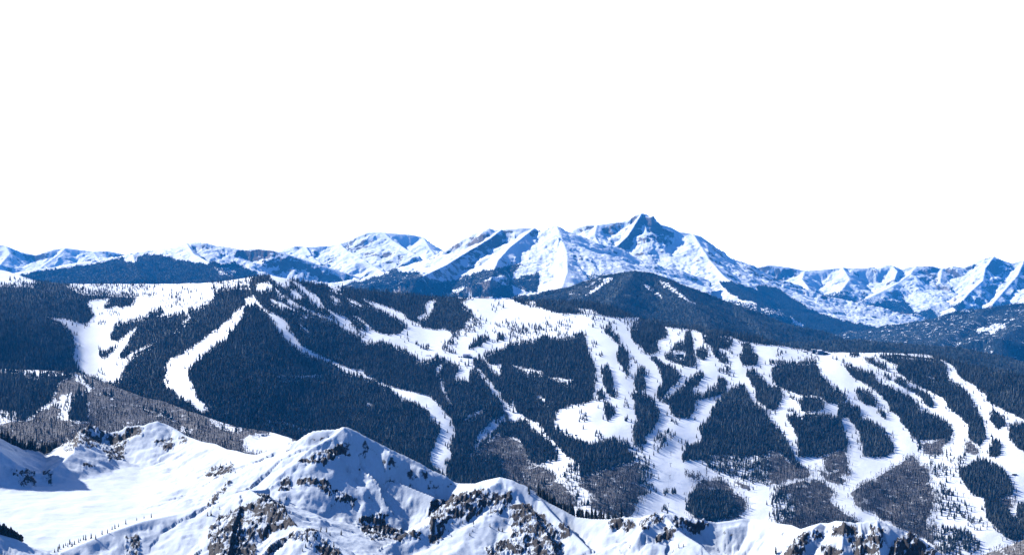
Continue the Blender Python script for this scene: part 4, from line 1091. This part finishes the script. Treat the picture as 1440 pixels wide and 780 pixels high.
def boxes(name, items, mat, parent=None, bevel=.12):
    """boxes (x0,x1,y0,y1,z0,z1), or gabled roofs (…, 'g', ridge height, axis), joined as ONE mesh"""
    bm = bmesh.new()
    for it in items:
        x0, x1, y0, y1, z0, z1 = it[:6]
        if len(it) == 6:
            r = bmesh.ops.create_cube(bm, size=1.0)
            for v in r['verts']: v.co = Vector((x0 if v.co.x < 0 else x1, y0 if v.co.y < 0 else y1, z0 if v.co.z < 0 else z1))
            bmesh.ops.bevel(bm, geom=list({e for v in r['verts'] for e in v.link_edges}), offset=bevel, segments=1, affect='EDGES')
        else:
            zr = it[7]
            if it[8] == 'x': pr = [(x0, y0, z0), (x0, y1, z0), (x0, (y0 + y1) / 2, zr)]; qr = [(x1, a[1], a[2]) for a in pr]
            else: pr = [(x0, y0, z0), (x1, y0, z0), ((x0 + x1) / 2, y0, zr)]; qr = [(a[0], y1, a[2]) for a in pr]
            th = z1 - z0
            a = [bm.verts.new(p) for p in pr] ; b = [bm.verts.new(p) for p in qr]
            a2 = [bm.verts.new((p[0], p[1], p[2] + th)) for p in pr]; b2 = [bm.verts.new((p[0], p[1], p[2] + th)) for p in qr]
            for f in ([a[0], b[0], b[2], a[2]], [a[2], b[2], b[1], a[1]], [a2[0], a2[2], b2[2], b2[0]], [a2[2], a2[1], b2[1], b2[2]],
                      [a[0], a[2], a2[2], a2[0]], [a[2], a[1], a2[1], a2[2]], [b[0], b2[0], b2[2], b[2]], [b[2], b2[2], b2[1], b[1]],
                      [a[0], a2[0], b2[0], b[0]], [a[1], b[1], b2[1], a2[1]]): bm.faces.new(f)
    bmesh.ops.recalc_face_normals(bm, faces=bm.faces)
    me = bpy.data.meshes.new(name); bm.to_mesh(me); bm.free(); me.materials.append(mat)
    o = bpy.data.objects.new(name, me); COL.objects.link(o)
    if parent: o.parent = parent
    return o
def empty(name, p, label, cat, group=None, rz=0):
    o = bpy.data.objects.new(name, None); COL.objects.link(o); o.location = p; o.rotation_euler = (0, 0, rz); o.empty_display_size = 2
    return tag(o, label, cat, group)
def windows(parent, xs, y, z0, z1, w):
    for x in xs:
        f = boxes('window', [(x - w / 2, x + w / 2, y - .12, y + .1, z0, z1)], M_DARK, parent, .03)
        boxes('pane', [(x - w / 2 + .18, x + w / 2 - .18, y - .16, y - .125, z0 + .18, z1 - .18)], M_GLASS, f, .01)

# summit lodge on the right-hand crest: 3.4 m to the photo pixel
t = empty('ski_lodge', ski_at(1156, 498), 'large pale blue-grey summit lodge with stepped snowy roofs on the right crest', 'lodge')
boxes('wall', [(-22, -2, -8, 12, -8, 17), (-2, 8, -6, 11, -8, 12.6)], M_PALE, t)
boxes('wing', [(8, 25, -9, 9, -8, 9)], M_WALL, t)
boxes('porch', [(4, 27, -15, -9.05, -8, 4.2)], M_DARK, t)
boxes('roof', [(-23, -1, -9, 13, 17.05, 18.2, 'g', 21.5, 'x')], M_ROOF, t)
boxes('roof', [(-.9, 9, -7, 12, 12.65, 13.6, 'g', 15.5, 'x')], M_METALROOF, t)
boxes('roof', [(9.1, 26.5, -10, 10, 9.05, 10.2, 'g', 13, 'x')], M_ROOF, t)
windows(t, (-19, -14.5, -10, -5.5), -8.05, 8, 11.5, 3.0); windows(t, (-19, -14.5, -10, -5.5), -8.05, 2, 5.5, 3.0); windows(t, (1, 5), -6.05, 6, 9, 2.6); windows(t, (11.5, 16, 20.5), -9.05, 5, 7.8, 2.6)
t = empty('gondola_station', ski_at(1144.5, 496.5), 'open lift station with tall white posts and flat roof beside the summit lodge', 'lift station')
for x in (-8.5, 6.5): boxes('post', [(x - 1.5, x + 1.5, -5, -2, -6, 18)], M_WHITE, t)
boxes('bay', [(-6.5, 4.8, -4, 6, -6, 14)], M_DARK, t); boxes('roof', [(-11, 9, -6, 8, 18.05, 19.6)], M_ROOF, t)
t = empty('lift_hut', ski_at(1132, 494.9), 'long low dark hut on the snow crest left of the summit lodge', 'hut')
boxes('wall', [(-8, 8, -3, 3, -4, 3)], M_DARK, t); boxes('roof', [(-9, 9, -4, 4, 3.05, 4.0, 'g', 5.2, 'x')], M_ROOF, t)
# lodge at the meeting of the runs
t = empty('day_lodge', ski_at(657.5, 502.4), 'big mid-mountain lodge with broad lilac-grey roof where the runs meet', 'lodge')
boxes('wall', [(-19, 12, -7, 8, -8, 4), (12.05, 21, -4, 6, -8, 6)], M_WALL, t)
boxes('roof', [(-21, 13, -12, 10, 4.05, 5.2, 'g', 14.5, 'x')], M_METALROOF, t)
boxes('roof', [(11, 23, -7, 8, 6.1, 7.1, 'g', 11.5, 'y')], M_METALROOF, t)
boxes('gable', [(-5, 5, -13, -6, 4.3, 5.0, 'g', 12, 'y')], M_DARK, t)
windows(t, (-15, -10, -5, 0, 5), -7.05, .2, 2.8, 3.0)
for px, w, lab in ((645.5, 6, 'small brown hut, the left one of two beside the mid-mountain lodge'), (649, 5.5, 'small brown hut next to the wall of the mid-mountain lodge')):
    t = empty('ski_hut', ski_at(px, 502), lab, 'hut')
    boxes('wall', [(-w / 2, w / 2, -2.5, 2.5, -3, 3)], M_DARK, t); boxes('roof', [(-w / 2 - .7, w / 2 + .7, -3.2, 3.2, 3.05, 3.5, 'g', 4.6, 'x')], M_WALL, t)
t = empty('lift_terminal', ski_at(602.5, 500.2), 'long low dark lift terminal on the snow left of the lodge', 'lift station')
boxes('deck', [(-11, 7, -2, 2, 1.6, 3.2)], M_DARK, t); boxes('cabin', [(7.05, 11, -2.5, 2.5, -3, 4.6)], M_DARK, t)
for x in (-9, -1): boxes('post', [(x - .4, x + .4, -.4, .4, -3, 1.55)], M_STEEL, t)
t = empty('forest_lodge', ski_at(955, 501.5), 'lodge half hidden among trees with a long thin white roof edge', 'lodge')
boxes('wall', [(-16, 22, -4, 8, -8, 11)], M_DARK, t); boxes('roof', [(-18, 24, -6, 10, 11.05, 13.4, 'g', 16, 'x')], M_ROOF, t)
boxes('wing', [(-26, -12, -12, -4.05, -10, 1.5)], M_WALL, t); boxes('roof', [(-27, -11, -13, -4.1, 1.55, 3, 'g', 4.8, 'x')], M_ROOF, t)
windows(t, (-11, -5, 1, 7, 13, 18), -4.05, 5, 8, 3.2)
# cabin on the snow patch behind the near ridge
def aspen_at(px, py): return unproj(px, py, float(aspen_Y(np.array([px]), np.array([py]))[0]))
t = empty('cabin', aspen_at(369.8, 612.6), 'white-roofed cabin with blue front on the small snow patch behind the near ridge', 'cabin')
boxes('wall', [(-5, 5, -3, 4, -3, 4)], M_PALE, t); boxes('roof', [(-6, 6, -4, 5, 4.05, 4.9, 'g', 7.4, 'x')], M_ROOF, t); windows(t, (-2.6, 2.2), -3.05, 1, 3, 2.0)
boxes('door', [(-.5, .6, -3.15, -3.02, -.5, 2.4)], M_DARK, t, .02)
t = empty('shed', aspen_at(374.4, 611.6), 'small dark shed to the right of the white-roofed cabin', 'shed')
boxes('wall', [(-2.5, 2.5, -2, 2, -3, 3)], M_DARK, t); boxes('roof', [(-3, 3, -2.6, 2.6, 3.05, 3.4, 'g', 4.6, 'y')], M_WALL, t)
for px, py, w, lab in ((885, 629.6, 9, 'dark lift hut with broad flat roof at the foot of the wide white slope'), (888.6, 630.4, 5, 'little dark hut against the larger lift hut below the wide white slope'), (809.8, 612.2, 6, 'tiny dark hut alone on the snow above the lower left tree line'), (1426.5, 667.5, 15, 'low dark curved shed half buried in the white slope at the right edge')):
    t = empty('lift_hut', ski_at(px, py), lab, 'hut')
    boxes('wall', [(-w / 2, w / 2, -2.5, 2.5, -3, 2.8)], M_DARK, t); boxes('roof', [(-w / 2 - 1, w / 2 + 1, -3.3, 3.3, 2.85, 3.3, 'g', 4.3, 'x')], M_DARK, t)

# chair lifts: towers and the cable they carry
def tower_parts():
    a = boxes('pole', [(-.6, .6, -.6, .6, -3, 12.5)], M_STEEL, None, .1)
    b = boxes('crossarm', [(-4.0, 4.0, -.4, .4, 12.55, 13.4)], M_STEEL, None, .05)
    c = [boxes('pulley', [(x - .22, x + .22, -1.9, 1.9, 13.45, 14.0)], M_DARK, None, .08) for x in (-3.3, 3.3)]
    return [a, b] + c
proto = tower_parts(); first = True
LIFTS = [('upper right', [(1213, 507.5), (1221, 517), (1235.5, 527.6), (1250, 540), (1266, 554)], 'below the summit lodge', 'upper right chairlift'),
         ('lower right', [(1337, 676), (1355, 698.5), (1371, 718), (1388, 739), (1410, 760)], 'above the brown hillside at lower right', 'lower right chairlift'),
         ('centre', [(943.5, 640), (943, 656), (942, 673), (941, 691), (940, 712)], 'above the brown rock peak', 'central chairlift'),
         ('middle', [(593, 499), (572, 491), (548, 481)], 'left of the mid-mountain lodge', 'chairlift left of the lodge')]
for nm, pts, where, grp in LIFTS:
    P = [ski_at(*q) for q in pts]; tops = []
    for k, p in enumerate(P):
        a = P[min(k + 1, len(P) - 1)] - P[max(k - 1, 0)]
        rz = math.atan2(a[1], a[0]) - math.pi / 2
        t = empty('lift_tower', p, 'thin grey chairlift tower with crossarm ' + where, 'lift tower', 'towers of the ' + grp, rz)
        for q in proto:
            c = q if first else q.copy()
            if not first: COL.objects.link(c)
            c.parent = t
        first = False
        m = Matrix.Rotation(rz, 3, 'Z')
        tops.append([Vector(p) + m @ Vector((x, 0, 14.1)) for x in (-3.3, 3.3)])
    cu = bmesh.new()
    for s in (0, 1):
        line = []
        for k in range(len(tops) - 1):
            for u in np.linspace(0, 1, 9)[:-1 if k < len(tops) - 2 else None]:
                q = tops[k][s].lerp(tops[k + 1][s], float(u)); q.z -= 5.0 * 4 * u * (1 - u) * .6; line.append(q)
        ring = []
        for q in line: ring.append([cu.verts.new(q + Vector((.09 * math.cos(a), .04 * math.sin(a), .09 * math.sin(a)))) for a in (0, 2.1, 4.2)])
        for r0, r1 in zip(ring[:-1], ring[1:]):
            for i in range(3): cu.faces.new((r0[i], r0[(i + 1) % 3], r1[(i + 1) % 3], r1[i]))
    me = bpy.data.meshes.new('lift_cable'); cu.to_mesh(me); cu.free(); me.materials.append(M_DARK)
    o = bpy.data.objects.new('lift_cable', me); COL.objects.link(o)
    tag(o, 'pair of thin lift cables strung over the towers ' + where, 'cable')

# skiers gathered at the foot of the right-hand run: one skinned body, copied
def skier_mesh():
    J = [((0, 0, .95), .16), ((0, .02, 1.2), .17), ((0, .02, 1.43), .17), ((0, .0, 1.52), .07), ((0, -.02, 1.66), .11), ((0, -.01, 1.76), .09)]
    E = [(0, 1), (1, 2), (2, 3), (3, 4), (4, 5)]
    for s in (-1, 1):
        b = len(J)
        J += [((s * .10, 0, .90), .11), ((s * .13, -.10, .50), .085), ((s * .13, .02, .10), .065), ((s * .13, -.12, .06), .06)]
        E += [(0, b), (b, b + 1), (b + 1, b + 2), (b + 2, b + 3)]
        b = len(J)
        J += [((s * .21, .02, 1.40), .085), ((s * .30, -.02, 1.14), .065), ((s * .26, -.24, 1.02), .05), ((s * .25, -.32, 1.03), .045)]
        E += [(2, b), (b, b + 1), (b + 1, b + 2), (b + 2, b + 3)]
    me = bpy.data.meshes.new('person'); me.from_pydata([j[0] for j in J], E, [])
    o = bpy.data.objects.new('person', me); COL.objects.link(o)
    md = o.modifiers.new('skin', 'SKIN'); 
    for v, j in zip(me.skin_vertices[0].data, J): v.radius = (j[1], j[1])
    me.skin_vertices[0].data[0].use_root = True
    o.modifiers.new('sub', 'SUBSURF').levels = 1
    dg = bpy.context.evaluated_depsgraph_get(); m2 = bpy.data.meshes.new_from_object(o.evaluated_get(dg))
    bpy.data.objects.remove(o); m2.name = 'person'; m2.materials.clear(); m2.materials.append(M_JACKET)
    return m2
pm = skier_mesh()
for px, py in ((1404, 756), (1407, 761), (1409, 759.5), (1411.5, 762), (1413, 760), (1416, 762), (1418, 759), (1420, 761.5), (1421, 758)):
    o = bpy.data.objects.new('person', pm); COL.objects.link(o); o.location = ski_at(px, py); o.rotation_euler = (0, 0, TRS.uniform(0, 6.28))
    tag(o, 'tiny skier in dark clothes standing at the foot of the lowest right-hand run', 'person', 'skiers at the foot of the right-hand run')

# black rock at the left edge
def rock_thing(name, base, w, d, h, label, seed):
    bm = bmesh.new(); rs = random.Random(seed)
    for k in range(7):
        r = bmesh.ops.create_icosphere(bm, subdivisions=3, radius=1.0)
        cx = (k / 6 - .5) * w; hh = h * (1.05 - .75 * k / 6) * rs.uniform(.8, 1.1)
        for v in r['verts']:
            n = 1 + .35 * (perlin(np.array([v.co.x * 2.1 + k * 7]), np.array([v.co.z * 2.1 + v.co.y]), seed)[0]) + .2 * perlin(np.array([v.co.x * 5 + k]), np.array([v.co.z * 5 - v.co.y * 3]), seed + 3)[0]
            v.co = Vector((v.co.x * w * .14 * n + cx, v.co.y * d * .5 * n, v.co.z * hh * n))
    me = bpy.data.meshes.new(name); bm.to_mesh(me); bm.free(); me.materials.append(M_ROCK)
    o = bpy.data.objects.new(name, me); COL.objects.link(o); o.location = base
    return tag(o, label, 'rock')
rp = FRONT_AT(10, 1508)
rock_thing('rock_outcrop', (rp[0], rp[1], rp[2] - 1), 26, 14, 19, 'black jagged rock outcrop standing above the snow at the left edge', 5)

# brown hillside of bare aspens closing the bottom right corner
def corner_hill():
    C = [(1330, 812), (1360, 794), (1376, 783), (1390, 776), (1410, 769), (1440, 758), (1500, 735), (1640, 690)]
    px = np.arange(1330, 1640, 1.5); cp = np.array(C, float); top = np.interp(px, cp[:, 0], cp[:, 1])
    Ys = np.concatenate([np.linspace(1700, 2600, 60), np.linspace(2650, 3300, 20)])
    PX = np.repeat(px[None, :], len(Ys), 0); Y = np.repeat(Ys[:, None], len(px), 1)
    zc = (390 - top[None, :]) / F * 2600
    Z = np.where(Y < 2600, zc - (2600 - Y) * .26, zc - (Y - 2600) * .35)
    X = (PX - 720) / F * Y; Z = Z + fbm(X / 60, Y / 60, 4, 801) * 5
    mat = terrain_mat('brown_hill_snow', 4, k=.8, bump=.2)
    mesh_obj('brown_hill', np.stack([X, Y, Z], -1).reshape(-1, 3), grid_faces(*Z.shape), mat, {'rock': np.full(Z.shape, -.6), 'wood': np.full(Z.shape, -.6), 'brush': np.full(Z.shape, .8)}, 'structure')
    mt, tt, bb = new_mat('tan_aspen_bark'); tt.links.new(mix_col(tt, attr_node(tt, 'tint'), (.10, .08, .075), (.24, .20, .185)), bb.inputs['Base Color'])
    rs = np.random.default_rng(9); n = 6500
    i = rs.integers(8, 62, n); j = rs.integers(0, len(px), n)
    P = np.stack([X[i, j], Y[i, j] + rs.uniform(-7, 7, n), Z[i, j]], -1)
    wood_mesh('bare_aspen_hillside', P, rs.uniform(6, 10, n), rs.uniform(1.0, 1.5, n), np.clip(rs.normal(.6, .2, n), 0, 1), ASPENS, mt, rs)
corner_hill()

# ------------------------------------------------------------------ haze: the blue air of the far distance
def build_haze():
    m = bpy.data.materials.new('blue_air'); m.use_nodes = True
    t = m.node_tree; t.nodes.clear()
    o = nn(t, 'ShaderNodeOutputMaterial'); v = nn(t, 'ShaderNodeVolumePrincipled')
    v.inputs['Color'].default_value = HAZE_COLOR + (1,)
    v.inputs['Density'].default_value = HAZE_DENSITY
    v.inputs['Anisotropy'].default_value = 0.0
    t.links.new(v.outputs[0], o.inputs['Volume'])
    bm = bmesh.new(); bmesh.ops.create_cube(bm, size=1.0)
    lo = Vector((-60000, -60000, -1800)); hi = Vector((60000, 40000, 1700))
    for q in bm.verts: q.co = Vector([lo[i] if q.co[i] < 0 else hi[i] for i in range(3)])
    me = bpy.data.meshes.new('haze'); bm.to_mesh(me); bm.free()
    ob = bpy.data.objects.new('haze', me); me.materials.append(m); COL.objects.link(ob); ob['kind'] = 'stuff'
build_haze()
